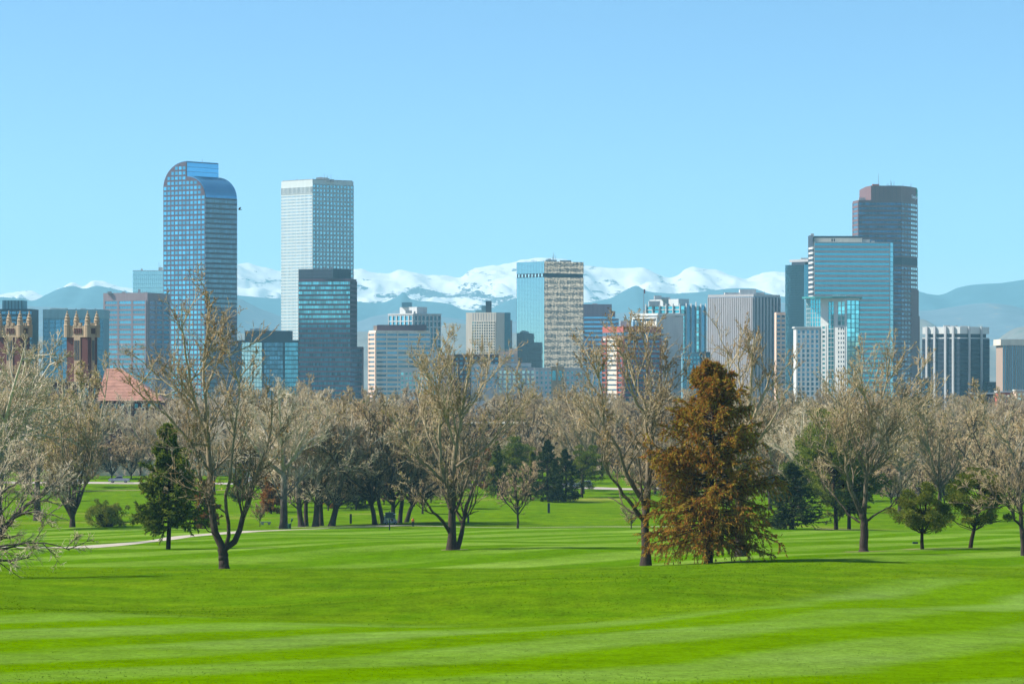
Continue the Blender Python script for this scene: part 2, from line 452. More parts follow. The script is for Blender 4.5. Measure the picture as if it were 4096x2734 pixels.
M_HILL = mat_mountain("foothill", (0.11, 0.14, 0.17), 900, 1000, -1.6, (0.20, 0.17, 0.13), 0.66)
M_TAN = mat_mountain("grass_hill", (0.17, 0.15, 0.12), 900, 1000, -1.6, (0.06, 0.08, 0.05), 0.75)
PR1 = [(-500,1190),(0,1166),(60,1160),(110,1157),(190,1182),(240,1146),(290,1121),(335,1139),(385,1121),(450,1134),(540,1147),(700,1120),(860,1055),(948,1038),(1000,1045),(1060,1058),(1125,1074),(1250,1085),(1415,1064),(1480,1074),(1560,1078),(1600,1071),(1660,1077),(1720,1092),(1800,1098),(1840,1095),(1880,1072),(1950,1055),(2060,1040),(2130,1022),(2200,1018),(2260,1026),(2340,1055),(2420,1070),(2480,1075),(2560,1061),(2620,1070),(2685,1096),(2740,1068),(2780,1056),(2860,1074),(2930,1080),(3000,1096),(3060,1082),(3100,1080),(3180,1086),(3300,1110),(3670,1185),(4600,1230)]
PR2 = [(-500,1200),(0,1184),(60,1190),(125,1200),(190,1174),(240,1152),(290,1140),(335,1150),(385,1140),(450,1152),(540,1166),(700,1165),(948,1178),(1120,1192),(1415,1202),(1520,1210),(1580,1190),(1616,1170),(1642,1195),(1720,1202),(1800,1214),(1860,1236),(1950,1238),(2000,1215),(2060,1190),(2200,1190),(2340,1208),(2440,1192),(2500,1160),(2545,1142),(2590,1165),(2700,1170),(2800,1164),(2880,1156),(2960,1150),(3010,1151),(3060,1166),(3120,1182),(3180,1190),(3400,1180),(3670,1162),(3720,1175),(3755,1178),(3830,1150),(3900,1136),(4000,1127),(4096,1114),(4300,1100),(4600,1095)]
PR3 = [(-500,1235),(0,1215),(150,1222),(400,1230),(700,1225),(900,1195),(955,1192),(1000,1212),(1050,1236),(1125,1264),(1250,1300),(1415,1288),(1500,1262),(1560,1250),(1600,1236),(1680,1242),(1780,1268),(1900,1278),(2060,1282),(2340,1270),(2480,1250),(2600,1238),(2830,1226),(3118,1210),(3300,1220),(3500,1240),(3690,1238),(3800,1224),(3960,1206),(4040,1215),(4110,1232),(4300,1250),(4600,1240)]
PR4 = [(-500,1330),(300,1345),(900,1330),(960,1330),(1200,1345),(1440,1325),(1700,1345),(1800,1290),(2060,1330),(2480,1340),(2830,1320),(3118,1300),(3690,1275),(3760,1310),(3860,1350),(3955,1385),(3990,1355),(4030,1325),(4065,1308),(4100,1303),(4300,1290),(4600,1300)]
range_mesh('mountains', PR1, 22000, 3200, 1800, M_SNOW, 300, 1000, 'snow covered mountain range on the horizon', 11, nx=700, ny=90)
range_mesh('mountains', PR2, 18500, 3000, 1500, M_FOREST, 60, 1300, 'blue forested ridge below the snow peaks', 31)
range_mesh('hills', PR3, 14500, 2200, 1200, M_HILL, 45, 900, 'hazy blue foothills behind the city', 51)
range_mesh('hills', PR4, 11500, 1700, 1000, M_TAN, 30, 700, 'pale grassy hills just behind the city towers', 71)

# ------------------------------------------------------------------ haze: one closed box of even air
def build_haze():
    m = bpy.data.materials.new("haze"); m.use_nodes = True
    n, l = m.node_tree.nodes, m.node_tree.links
    n.clear()
    out = n.new("ShaderNodeOutputMaterial"); v = n.new("ShaderNodeVolumePrincipled")
    v.inputs['Color'].default_value = (0.38, 0.85, 1.0, 1)
    v.inputs['Density'].default_value = 5.1e-5
    v.inputs['Anisotropy'].default_value = 0.0
    l.new(v.outputs[0], out.inputs['Volume'])
    mb = MB(); mb.box(-8600, 8600, -300, 24600, -1.0, 880.0)
    o = mb.build('haze', m)
    tag(o, 'thin blue haze in the air over city and mountains', 'haze', kind='stuff')
build_haze()

# ================================================================== CITY
ZB = 6.0                                   # foundations start below the street
class Bld:
    """one building: plan points are metres relative to its near corner; heights come from photo rows at distance d"""
    def __init__(s, name, label, px, d, cat='building', group=None):
        s.d, s.s, s.px = d, d / F, px
        s.x0 = (px - CX) / F * d
        s.root = thing(name, label, cat, (s.x0, d, ZB), 0, group)
        s.mb = {}; s.left = 300
    def z(s, py): return ZC - (py - YH) * s.s - ZB
    def P(s, px, dd=0.0): return ((px - CX) / F * (s.d + dd) - s.x0, dd)
    def plan(s, pl, pc, pr, a):
        a = math.radians(a)
        LL = (pc - pl) * s.s / math.cos(a); LR = (pr - pc) * s.s / math.sin(a)
        # corrected so that the far edges land on their columns
        l = s.P(pl, LL * math.sin(a)); r = s.P(pr, LR * math.cos(a)); c = s.P(pc)
        return [l, c, r, (l[0] + r[0] - c[0], l[1] + r[1] - c[1])]
    def front(s, pl, pr, depth, dd=0.0):
        """a volume seen square on"""
        l, r = s.P(pl, dd), s.P(pr, dd)
        return [l, r, (r[0], r[1] + depth), (l[0], l[1] + depth)]
    def m(s, part, mat):
        if part not in s.mb: s.mb[part] = (MB(), mat)
        return s.mb[part][0]
    def grid(s, part, wmat, p0, p1, yt, yb, ncol, nrow, fw, fh, pane, relief=0.35, single=None, zt=None, zb=None, pname='window', inside=None, piers=True):
        zt = s.z(yt) if zt is None else zt; zb = s.z(yb) if zb is None else zb
        L = math.hypot(p1[0] - p0[0], p1[1] - p0[1]); cw, rh = L / ncol, (zt - zb) / nrow
        mb = s.m(part, wmat)
        ang = math.atan2(p1[1] - p0[1], p1[0] - p0[0]); dx, dy = math.cos(ang), math.sin(ang)
        if inside is None:
            h = rh * (1 - fh) / 2
            for r in range(nrow + 1):
                a, b = zb + r * rh - h, zb + r * rh + h
                mb.fbox(p0, p1, 0.02, L - 0.02, max(a, zb), min(b, zt), 0, relief)
            if piers and fw < 0.999:
                w = cw * (1 - fw) / 2
                for c in range(ncol + 1):
                    a, b = c * cw - w, c * cw + w
                    mb.fbox(p0, p1, max(a, 0.01), min(b, L - 0.01), zb + 0.01, zt - 0.01, 0, relief + 0.06)
        # panes: each its own object while it is large enough to be picked out, else joined
        wpx = cw * fw * abs(dx) / s.s; hpx = rh * fh / s.s
        if single is None: single = wpx >= 9 and hpx >= 6
        pw, ph = cw * fw, rh * fh
        un = MB(); un.box(-pw / 2, pw / 2, -0.05, 0.0, -ph / 2, ph / 2)
        ume = None; rest = None
        for r in range(nrow - 1, -1, -1):
            for c in range(ncol):
                u, zc = (c + 0.5) * cw, zb + (r + 0.5) * rh
                if inside is not None and not inside(u, zc, pw, ph): continue
                x, y = p0[0] + dx * u + dy * 0.01, p0[1] + dy * u - dx * 0.01
                if single and s.left > 0:
                    if ume is None: ume = un.mesh(pname, pane)
                    meshobj(pname, ume, s.root, (x, y, zc), ang); s.left -= 1
                else:
                    if rest is None: rest = s.m(pname + '_rows_%d' % len(s.mb), pane)
                    rest.fbox(p0, p1, u - pw / 2, u + pw / 2, zc - ph / 2, zc + ph / 2, 0.01, 0.06)
    def done(s):
        for part, (mb, mat) in s.mb.items():
            if not mb.v: continue
            nm = part
            stuff = '_rows_' in part or part in ('mullion','ribbon_mullion','glazing_bar','floor_line','bay_floor','bay_mullion','crown_joint','penthouse_rib','blind','window_strip','balcony','balcony_front')
            if '_rows_' in part: nm = part.split('_rows_')[0] + '_rows'
            o = mb.build(nm, mat, s.root)
            if stuff: o['kind'] = 'stuff'
        return s.root
    def antenna(s, px, y0, y1, dd=8.0, r=0.25, part='antenna'):
        p = s.P(px, dd); MBx = MB()
        MBx.tube([(p[0], p[1], s.z(y0)), (p[0], p[1], (s.z(y0) + s.z(y1)) / 2), (p[0], p[1], s.z(y1))], [r, r * .7, r * .35], 5)
        return MBx.build(part, M_STEEL, s.root)
    def rooftop(s, items):
        """small plant on the roof: (px0, px1, y top, y bottom, depth offset)"""
        for a, b, t, o, dd in items:
            MBx = MB(); MBx.prism(s.front(a, b, max(3.0, (b - a) * s.s * 0.7), dd), s.z(o) - 0.5, s.z(t))
            MBx.build('roof_unit', M_ROOFKIT, s.root)

M_STEEL = mat_plain("steel", (0.22, 0.24, 0.27), 0.5, 0.1, 1, 0.4)
M_ROOFKIT = mat_plain("roof_plant", (0.45, 0.43, 0.40), 0.8, 0.2, 0.3)
M_ROOF = mat_plain("roof_gravel", (0.25, 0.23, 0.21), 0.95, 0.15, 0.3)
W_BROWN = mat_wall("brown_granite", (0.085, 0.055, 0.078))
W_WHITE = mat_wall("white_marble", (0.58, 0.59, 0.55), 0.05)
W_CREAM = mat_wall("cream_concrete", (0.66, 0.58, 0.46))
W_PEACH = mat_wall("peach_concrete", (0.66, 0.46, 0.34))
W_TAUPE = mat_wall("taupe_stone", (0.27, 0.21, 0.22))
W_GREY = mat_wall("grey_concrete", (0.42, 0.41, 0.40))
W_LGREY = mat_wall("light_concrete", (0.47, 0.475, 0.46))
W_MAUVE = mat_wall("mauve_stone", (0.30, 0.22, 0.25))
W_DARK = mat_wall("dark_cladding", (0.035, 0.05, 0.075))
W_PLUM = mat_wall("plum_granite", (0.10, 0.055, 0.08))
W_RED = mat_wall("red_panel", (0.40, 0.095, 0.065))
W_BRICK = mat_wall("dark_brick", (0.10, 0.036, 0.034))
W_TEAL = mat_wall("teal_panel", (0.13, 0.27, 0.32))
W_STONE = mat_wall("tan_stone", (0.36, 0.27, 0.17))
G_BLUE = mat_glass("glass_blue", (0.085, 0.33, 0.46), var=0.28)
G_TEAL = mat_glass("glass_teal", (0.16, 0.50, 0.55))
G_DEEP = mat_glass("glass_deep", (0.05, 0.16, 0.26), var=0.4)
G_DARK = mat_glass("glass_dark", (0.03, 0.08, 0.14), var=0.6)
G_PALE = mat_glass("glass_pale", (0.45, 0.68, 0.72), var=0.12)
G_TURQ = mat_glass("glass_turquoise", (0.055, 0.33, 0.41), var=0.15)
G_SKY = mat_glass("glass_sky", (0.12, 0.38, 0.60), var=0.1)
G_MIRROR_L = mat_glass("mirror_glass", (0.26, 0.46, 0.52), 0.95, 0.02, 0.06, 0.004, 0.4)
G_MIRROR_R = mat_glass("wavy_mirror_glass", (0.54, 0.56, 0.54), 0.97, 0.02, 0.04, 0.012, 0.33)

# --- brown granite tower with the curved "cash register" top
b = Bld('skyscraper', 'tall brown granite tower with curved blue glass roof and stepped crest', 820, 3450)
pl = b.plan(653, 820, 948, 40); l, c, r, k = pl
ux, uy = l[0] - c[0], l[1] - c[1]; LL = math.hypot(ux, uy); ux /= LL; uy /= LL
vx, vy = r[0] - c[0], r[1] - c[1]
zr, zs, zl, zt = b.z(789), b.z(702), b.z(748), b.z(642)
pk = 0.443 * LL
arcR = [(pk - pk * math.cos(t), zr + (zs - zr) * math.sin(t)) for t in np.linspace(0, math.pi / 2, 14)]
arcL = [(pk + (LL - pk) * math.sin(t), zl + (zt - zl) * math.cos(t)) for t in np.linspace(0, math.pi / 2, 16)]
prof = [(0, 0)] + arcR + arcL + [(LL, 0)]
def sweep(mb, prof, v0, v1, closed=True, off=0.0):
    n = len(prof); k0 = len(mb.v)
    for f in (v0, v1):
        mb.v += [(c[0] + ux * p[0] + vx * f, c[1] + uy * p[0] + vy * f, p[1]) for p in prof]
    if closed:
        mb.f.append(tuple(k0 + i for i in range(n))); mb.f.append(tuple(k0 + n + i for i in range(n))[::-1])
    for i in range(n if closed else n - 1):
        j = (i + 1) % n
        mb.f.append((k0 + j, k0 + i, k0 + n + i, k0 + n + j))
sweep(b.m('wall', W_BROWN), prof, 0, 1)
oR = [(p[0] - 0.5 * math.cos(t), p[1] + 0.5 * math.sin(t)) for p, t in zip(arcR, np.linspace(0, math.pi / 2, 14))]
oL = [(p[0] + 0.5 * math.sin(t), p[1] + 0.5 * math.cos(t)) for p, t in zip(arcL, np.linspace(0, math.pi / 2, 16))]
for nm, o_, a_ in (('curved_roof', oR, arcR), ('curved_roof', oL, arcL)):
    mb = MB(); sweep(mb, o_ + a_[::-1], 0.012, 0.985); mb.build(nm, G_SKY, b.root)
for i in range(1, 26):                      # glazing bars on the near roof curve
    mb = MB(); f = 0.012 + 0.973 * i / 26
    oo = [(p[0] - 0.14 * math.cos(t), p[1] + 0.14 * math.sin(t)) for p, t in zip(oR, np.linspace(0, math.pi / 2, 14))]
    sweep(b.m('glazing_bar', G_DEEP), oo + oR[::-1], f, f + 0.003)
for i in range(3):                          # panels of the crest's upright face
    z0, z1 = zs + 0.6 + (zt - zs - 1.2) * i / 3, zs + 0.6 + (zt - zs - 1.2) * (i + 1) / 3 - 0.3
    mb = MB(); q0 = (c[0] + ux * pk, c[1] + uy * pk)
    mb.fbox(q0, (q0[0] + vx, q0[1] + vy), 0.6, math.hypot(vx, vy) - 0.4, z0, z1, 0.01, 0.35); mb.build('crest_panel', G_SKY, b.root)
def in_prof(u, zc, pw, ph):
    y = LL - u
    for yy in (y - pw / 2, y + pw / 2):
        if yy < 0.4 or yy > LL - 0.4: return False
        if yy <= pk: top = zr + (zs - zr) * math.sqrt(max(0, 1 - ((pk - yy) / pk) ** 2))
        else: top = zl + (zt - zl) * math.sqrt(max(0, 1 - ((yy - pk) / (LL - pk)) ** 2))
        if zc + ph / 2 > top - 0.5: return False
    return True
b.grid('wall', W_BROWN, l, c, 638, 1698, 11, 53, 0.72, 0.64, G_BLUE, single=True, inside=in_prof)
b.grid('wall', W_BROWN, c, r, 792, 1692, 26, 45, 0.5, 0.6, mat_glass('glass_slate', (0.20, 0.36, 0.44), var=.35), single=False, relief=.14)
b.antenna(809, 650, 632); b.done()

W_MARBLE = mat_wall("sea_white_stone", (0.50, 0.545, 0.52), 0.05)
# --- white marble tower
b = Bld('skyscraper', 'tall white tower with small square windows, brightest of the skyline', 1250, 3600)
l, c, r, k = b.plan(1125, 1250, 1414, 50)
b.m('wall', W_MARBLE).prism([l, c, r, k], 0, b.z(719))
b.grid('wall', W_MARBLE, l, c, 745, 772, 24, 1, 0.5, 0.9, G_DEEP, single=False)
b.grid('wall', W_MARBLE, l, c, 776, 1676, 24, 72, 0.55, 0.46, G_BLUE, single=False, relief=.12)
b.grid('wall_shaded_side', mat_wall("marble_shade_tone", (0.36, 0.44, 0.44)), c, r, 735, 1685, 12, 56, 0.62, 0.52, mat_glass("glass_sea", (0.26, 0.46, 0.50), var=.2))  # side turned from the sun: its shade is put into a darker blue-grey stone
b.m('roof', M_ROOF).prism([(p[0] * .97 + .0, p[1] * .97 + 1) for p in [l, c, r, k]], b.z(719) + .01, b.z(719) + 0.8)
b.rooftop([(1264, 1310, 707, 722, 14), (1305, 1318, 711, 722, 10), (1320, 1336, 714, 723, 14), (1338, 1350, 716, 723, 20), (1352, 1374, 716, 724, 25), (1272, 1290, 705, 712, 16)])
for px, t in ((1297, 690), (1309, 694), (1324, 692), (1190, 706), (1186, 710), (1206, 716), (1227, 708)): b.antenna(px, 722, t, 14 if px > 1250 else 28)
b.done()

# --- navy and teal banded office in front of it
b = Bld('office_tower', 'navy office tower with teal window groups in front of the white tower', 1400, 3280)
l, c, r, k = b.plan(1194, 1400, 1426, 12)
b.m('wall', W_PLUM).prism([l, c, r, k], 0, b.z(1114))
pe = b.plan(1194, 1332, 1404, 30)
b.m('penthouse', W_DARK).prism([pe[0], pe[1], pe[2], (pe[2][0] - 10, k[1] - 12), (l[0], k[1] - 8)], b.z(1114), b.z(1074))
for yy in (1078, 1092, 1104): b.m('penthouse', W_DARK).fbox(pe[0], pe[1], 0, math.hypot(pe[1][0]-pe[0][0], pe[1][1]-pe[0][1]), b.z(yy + 3), b.z(yy), 0, .4)
b.grid('wall', W_PLUM, l, c, 1122, 1657, 28, 28, 0.90, 0.60, G_TEAL, relief=0.5)
b.grid('wall', W_PLUM, c, r, 1122, 1657, 6, 28, 0.9, 0.60, G_DEEP, relief=0.5, single=False)
wl_, wr_ = b.P(1400, -0.5), b.P(1447, 3)
w3 = [wl_, wr_, (wr_[0], 45), (wl_[0], 45)]
b.m('low_wing', W_PLUM).prism(w3, 0, b.z(1386))
b.grid('low_wing', W_PLUM, wl_, wr_, 1392, 1640, 5, 13, 0.92, 0.55, G_DARK)
b.rooftop([(1296, 1301, 1066, 1075, 5), (1318, 1330, 1065, 1075, 8)]); b.done()

# --- pale glass block behind the brown tower
b = Bld('glass_tower', 'pale teal glass block peeping out left of the brown tower', 531, 3800)
p = b.front(531, 720, 45)
b.m('wall', G_PALE).prism(p, 0, b.z(1083))
for i in range(1, 24):
    w = math.hypot(p[1][0] - p[0][0], 0) * i / 24; b.m('mullion', W_TEAL).fbox(p[0], p[1], w - .08, w + .08, 0, b.z(1083), 0, .12)
for i in range(1, 26): b.m('mullion', W_TEAL).fbox(p[0], p[1], 0, p[1][0] - p[0][0], b.z(1083 + i * 17) - .1, b.z(1083 + i * 17) + .1, 0, .15)
b.m('parapet', W_LGREY).prism([(q[0] + (-.2 if i in (0, 3) else .2), q[1] + (-.2 if i < 2 else .2)) for i, q in enumerate(p)], b.z(1083) + .01, b.z(1081))
b.rooftop([(563, 570, 1074, 1083, 10), (634, 650, 1068, 1083, 10)]); b.antenna(567, 1083, 1070); b.antenna(636, 1083, 1048); b.antenna(641, 1083, 1058); b.done()

# --- taupe stone office, ribbon windows
b = Bld('office_building', 'taupe stone office with blue ribbon windows left of the brown tower', 590, 3100)
l, c, r, k = b.plan(413, 590, 680, 24)
b.m('wall', W_TAUPE).prism([l, c, r, k], 0, b.z(1170))
L = math.hypot(l[0] - c[0], l[1] - c[1])
sub = lambda a, b_, f: (a[0] + (b_[0] - a[0]) * f, a[1] + (b_[1] - a[1]) * f)
b.grid('wall', W_TAUPE, sub(l, c, .03), sub(l, c, .97), 1199, 1475, 3, 14, 0.88, 0.58, G_BLUE, relief=.4)
b.grid('wall', W_TAUPE, sub(c, r, .05), sub(c, r, .98), 1199, 1475, 3, 14, 0.80, 0.58, G_SKY, relief=.4)
for q in range(1, 3 * 8):                   # window mullions
    if q % 8: u = .03 * L + .94 * L * q / 24; b.m('mullion', W_TAUPE).fbox(l, c, u - .1, u + .1, b.z(1475), b.z(1199), 0, .2)
b.rooftop([(430, 445, 1164, 1171, 12), (488, 500, 1165, 1171, 10), (552, 560, 1155, 1171, 12), (575, 590, 1167, 1171, 12)]); b.done()

# --- teal slab with pale parapet, behind the school tower
b = Bld('office_building', 'teal grey office slab with blank parapet behind the stone school tower', 172, 2900)
p = b.front(172, 414, 40)
b.m('wall', W_TEAL).prism(p, 0, b.z(1272)); b.m('parapet', mat_wall("teal_parapet", (0.20, 0.34, 0.37))).prism(b.front(171, 415, 42, -1), b.z(1272), b.z(1237))
b.grid('wall', W_TEAL, p[0], p[1], 1274, 1640, 10, 1, 0.82, 0.97, G_DEEP, relief=.8)
for i in range(1, 20): b.m('floor_line', W_DARK).fbox(p[0], p[1], 0.1, p[1][0] - p[0][0] - .1, b.z(1274 + i * 18) - .15, b.z(1274 + i * 18) + .15, 0.02, .2)
b.rooftop([(200, 266, 1231, 1238, 12), (322, 343, 1232, 1238, 10), (300, 306, 1233, 1238, 10), (376, 384, 1233, 1238, 10)]); b.done()

# --- dark block at the left edge
b = Bld('office_building', 'dark brown office block at the left edge behind bare branches', 128, 2900)
p = b.front(-120, 128, 40); b.m('wall', W_DARK).prism(p, 0, b.z(1235))
b.grid('wall', W_DARK, p[0], p[1], 1240, 1640, 12, 20, 0.85, .5, G_DEEP)
b.m('penthouse', W_TEAL).prism(b.front(9, 92, 25, 4), b.z(1235), b.z(1200))
for i in range(6): b.m('penthouse_rib', W_DARK).fbox(b.P(9, 4), b.P(92, 4), 2 + i * 2.6, 2.5 + i * 2.6, b.z(1235), b.z(1201), 0, .3)
b.done()

# --- low dark glass building with black upper storey
b = Bld('office_building', 'low dark glass building with black rooftop box between the two tallest towers', 946, 3370)
p = b.front(938, 1200, 45)
b.m('wall', W_DARK).prism(p, 0, b.z(1360)); b.m('penthouse', W_DARK).prism(b.front(979, 1163, 30, 6), b.z(1360), b.z(1322))
Lf = p[1][0] - p[0][0]
b.grid('wall', W_DARK, sub(p[0], p[1], .11), sub(p[0], p[1], .42), 1368, 1600, 7, 13, 0.9, .86, G_PALE)  # bright cloud reflection put into the colour as paler panes
b.grid('wall', W_DARK, sub(p[0], p[1], .45), sub(p[0], p[1], .74), 1368, 1600, 7, 13, 0.9, .8, G_DEEP)
b.grid('wall', W_DARK, sub(p[0], p[1], .77), sub(p[0], p[1], .97), 1368, 1600, 6, 13, 0.9, .8, G_BLUE)
b.rooftop([(1000, 1022, 1314, 1323, 10), (1022, 1042, 1311, 1323, 12), (1044, 1075, 1315, 1323, 10), (1090, 1100, 1318, 1323, 10)]); b.done()

# --- beige banded office, sunlight on its left end put into a peach colour
b = Bld('office_building', 'beige banded office with end wall tinted peach as sunlit and dark rooftop box', 1503, 3000)
l, c, r, k = b.plan(1475, 1503, 1721, 74)
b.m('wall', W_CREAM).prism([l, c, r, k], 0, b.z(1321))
b.m('penthouse', W_PLUM).prism(b.front(1508, 1704, 22, 9), b.z(1321), b.z(1298)); b.m('penthouse_end', W_PEACH).prism(b.front(1494, 1508, 20, 9), b.z(1321), b.z(1301))  # penthouse end gets the same painted sunlit peach
b.grid('end_wall', W_PEACH, l, c, 1329, 1636, 1, 17, 0.86, .42, G_DARK, relief=.6)  # sunlight painted in: peach on the end wall only
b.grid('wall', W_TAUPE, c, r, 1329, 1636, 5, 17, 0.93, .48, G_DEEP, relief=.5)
b.done()

# --- stepped tower with colonnaded top
b = Bld('office_tower', 'stepped grey tower with colonnaded top storeys behind the beige office', 1653, 3160)
l, c, r, k = b.plan(1555, 1653, 1762, 45)
b.m('wall', W_LGREY).prism([l, c, r, k], 0, b.z(1254))
g_ = [(p_[0] * 1.04, p_[1] * 1.04 - 1) for p_ in (l, c, r, k)]
b.m('cornice', W_LGREY).prism(g_, b.z(1258), b.z(1253))
b.grid('wall', W_LGREY, l, c, 1260, 1400, 6, 6, 0.72, .82, G_BLUE, relief=.7)
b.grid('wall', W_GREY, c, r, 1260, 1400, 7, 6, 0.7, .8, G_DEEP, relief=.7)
pe = b.plan(1597, 1666, 1707, 50); b.m('upper_block', W_LGREY).prism([(q[0], q[1] + 12) for q in pe], b.z(1254), b.z(1226))
b.m('top_block', W_TEAL).prism(b.front(1607, 1647, 10, 20), b.z(1226), b.z(1207))
b.rooftop([(1622, 1648, 1240, 1255, 6), (1655, 1662, 1244, 1255, 8)]); b.done()

# --- white grid building with dark lift tower
b = Bld('office_tower', 'cream tower with a grid of square windows and dark lift shaft on top', 1984, 3460)
l, c, r, k = b.plan(1864, 1984, 2018, 22)
b.m('wall', W_CREAM).prism([l, c, r, k], 0, b.z(1249))
for i in range(1, 10): b.m('rib', W_LGREY).fbox(l, c, 4 + i * 2.7, 4.3 + i * 2.7, b.z(1284), b.z(1250), 0, .3)
b.grid('wall', W_CREAM, sub(l, c, .20), sub(l, c, .985), 1284, 1438, 10, 14, 0.62, .6, G_TEAL, relief=.5, single=False)
b.m('dark_rear_wing', W_TEAL).prism(b.front(2016, 2042, 30, 22), 0, b.z(1248)); b.m('rear_wing', W_GREY).prism(b.front(2042, 2049, 20, 26), 0, b.z(1278))
b.m('lift_tower', W_DARK).prism(b.front(1943, 1966, 14, 14), b.z(1249), b.z(1202)); b.m('roof_block', W_TEAL).prism(b.front(1926, 1943, 14, 15), b.z(1249), b.z(1221))
b.m('roof_block', W_TEAL).prism(b.front(1902, 1926, 14, 16), b.z(1249), b.z(1240)); b.done()

# --- mirror glass tower
b = Bld('glass_tower', 'mirror glass tower with dark band, its right side reflecting a striped facade', 2177, 3300)
l, c, r, k = b.plan(2067, 2177, 2334, 52)
b.m('core', W_DARK).prism([(q[0] * .985, q[1] * .985 + .35) for q in (l, c, r, k)], 0, b.z(1045))
def curtain(b, p0, p1, yt, yb, nc_, nr_, mat, part):
    L = math.hypot(p1[0] - p0[0], p1[1] - p0[1])
    b.m(part, mat).fbox(p0, p1, 0, L, b.z(yb), b.z(yt), -.3, 0)
    for i in range(nc_ + 1):
        u = L * i / nc_; b.m('mullion', W_DARK).fbox(p0, p1, max(0, u - .07), min(L, u + .07), b.z(yb), b.z(yt), 0.002, .1)
    for i in range(nr_ + 1):
        z_ = b.z(yb) + (b.z(yt) - b.z(yb)) * i / nr_; b.m('mullion', W_DARK).fbox(p0, p1, 0.01, L - .01, z_ - .06, z_ + .06, 0.002, .08)
curtain(b, l, c, 1045, 1092, 18, 9, G_MIRROR_L, 'curtain_wall'); curtain(b, l, c, 1108, 1640, 18, 100, G_MIRROR_L, 'curtain_wall')
curtain(b, c, r, 1045, 1092, 12, 5, G_MIRROR_R, 'mirror_wall'); curtain(b, c, r, 1108, 1640, 12, 50, G_MIRROR_R, 'mirror_wall')
b.m('dark_band', W_DARK).prism([(q[0] * .99, q[1] * .99 + .2) for q in (l, c, r, k)], b.z(1108), b.z(1092))
b.grid('dark_band', W_DARK, sub(l, c, .02), sub(l, c, .98), 1093, 1107, 8, 1, .5, .9, G_PALE, single=True)
b.rooftop([(2182, 2227, 1037, 1046, 14), (2240, 2285, 1038, 1046, 20), (2190, 2205, 1032, 1040, 16)])
for px, t in ((2213, 1005), (2216, 1012), (2223, 1020), (2210, 1020), (2136, 1036), (2145, 1037), (2186, 1030), (2174, 1038)): b.antenna(px, 1046, t, 16)
b.done()
# the striped office that the mirror wall reflects, past the right edge of the view
b = Bld('office_tower', 'cream office with dark window bands seen reflected in the mirror tower', 4903, 3120)
c = (0, 0); n_ = (0, 125); e_ = (45, 125); f_ = (45, 0)
b.m('wall', W_CREAM).prism([n_, c, f_, e_], 0, b.z(900))
b.grid('wall', W_CREAM, n_, c, 905, 1640, 14, 25, .95, .56, mat_plain('tinted_window', (.02, .03, .045), .6), relief=.5, single=False); b.done()

# --- mauve stepped banded office
b = Bld('office_building', 'mauve stepped office with blue window bands right of the mirror tower', 2447, 3520)
for a_, e_, t_, dd in ((2300, 2447, 1216, 0), (2447, 2461, 1244, 1.5), (2461, 2475, 1274, 3)):
    p = b.front(a_, e_, 40, dd); b.m('wall', W_MAUVE).prism(p, 0, b.z(t_))
    y0 = 1265 if t_ < 1250 else 1280
    b.grid('wall', W_MAUVE, p[0], p[1], y0 - 4, y0 - 4 + 17.6 * 20, 4 if e_ == 2447 else 1, 20, .97, .42, G_SKY, relief=.5)
b.rooftop([(2370, 2390, 1212, 1217, 10)]); b.done()

# --- red topped apartment block
b = Bld('apartment_block', 'red topped block with cream panels and dark bands behind bare branches', 2493, 2800)
l, c, r, k = b.plan(2410, 2493, 2645, 58)
b.m('wall', W_CREAM).prism([l, c, r, k], 0, b.z(1345)); b.m('red_top', W_RED).prism([l, c, r, k], b.z(1352), b.z(1305))
LLn, LRn = math.hypot(l[0] - c[0], l[1] - c[1]), math.hypot(r[0] - c[0], r[1] - c[1])
for p0, p1, LN in ((l, c, LLn), (c, r, LRn)):
    b.m('window_ribbon', G_DEEP).fbox(p0, p1, 0.3, LN - .3, b.z(1343), b.z(1329), 0.01, .12)
    for i in range(1, 12): b.m('ribbon_mullion', W_GREY).fbox(p0, p1, LN * i / 12 - .1, LN * i / 12 + .1, b.z(1343), b.z(1329), .02, .2)
b.m('side_cladding', mat_wall('shaded_red_panel', (0.26, 0.06, 0.055))).fbox(c, r, .02, LRn - .02, 0, b.z(1352), .004, .06)  # red side darkened to maroon, its shade put into the colour
for i in range(16):
    yt = 1360 + 19.5 * i
    b.m('window_band', G_DARK)
    mb = MB(); mb.fbox(l, c, LLn * .22, LLn * .72, b.z(yt + 6), b.z(yt), 0.01, .1); mb.build('window_band', G_DARK, b.root)
    mb = MB(); mb.fbox(l, c, LLn * .02, LLn * .19, b.z(yt + 15), b.z(yt), 0.01, .1); mb.build('balcony_opening', G_DARK, b.root)
    mb = MB(); mb.fbox(l, c, LLn * .75, LLn * .96, b.z(yt + 15), b.z(yt), 0.01, .1); mb.build('balcony_opening', G_DARK, b.root)
    mb = MB(); mb.fbox(c, r, LRn * .05, LRn * .95, b.z(yt + 9), b.z(yt), 0.062, .14); mb.build('window_band', G_DARK, b.root)
    b.m('balcony_front', W_RED).fbox(l, c, LLn * .02, LLn * .19, b.z(yt + 16), b.z(yt + 10), .1, .8); b.m('balcony_front', W_RED).fbox(l, c, LLn * .75, LLn * .96, b.z(yt + 16), b.z(yt + 10), .1, .8)
for p0, p1, u in ((l, c, 0), (l, c, LLn * .2), (l, c, LLn * .73), (l, c, LLn - .6), (c, r, 0), (c, r, LRn * .3), (c, r, LRn * .65), (c, r, LRn - .7)):
    b.m('red_pier', W_RED).fbox(p0, p1, u, u + .6, 0, b.z(1352), .01, .9)
b.rooftop([(2482, 2525, 1282, 1306, 8)])
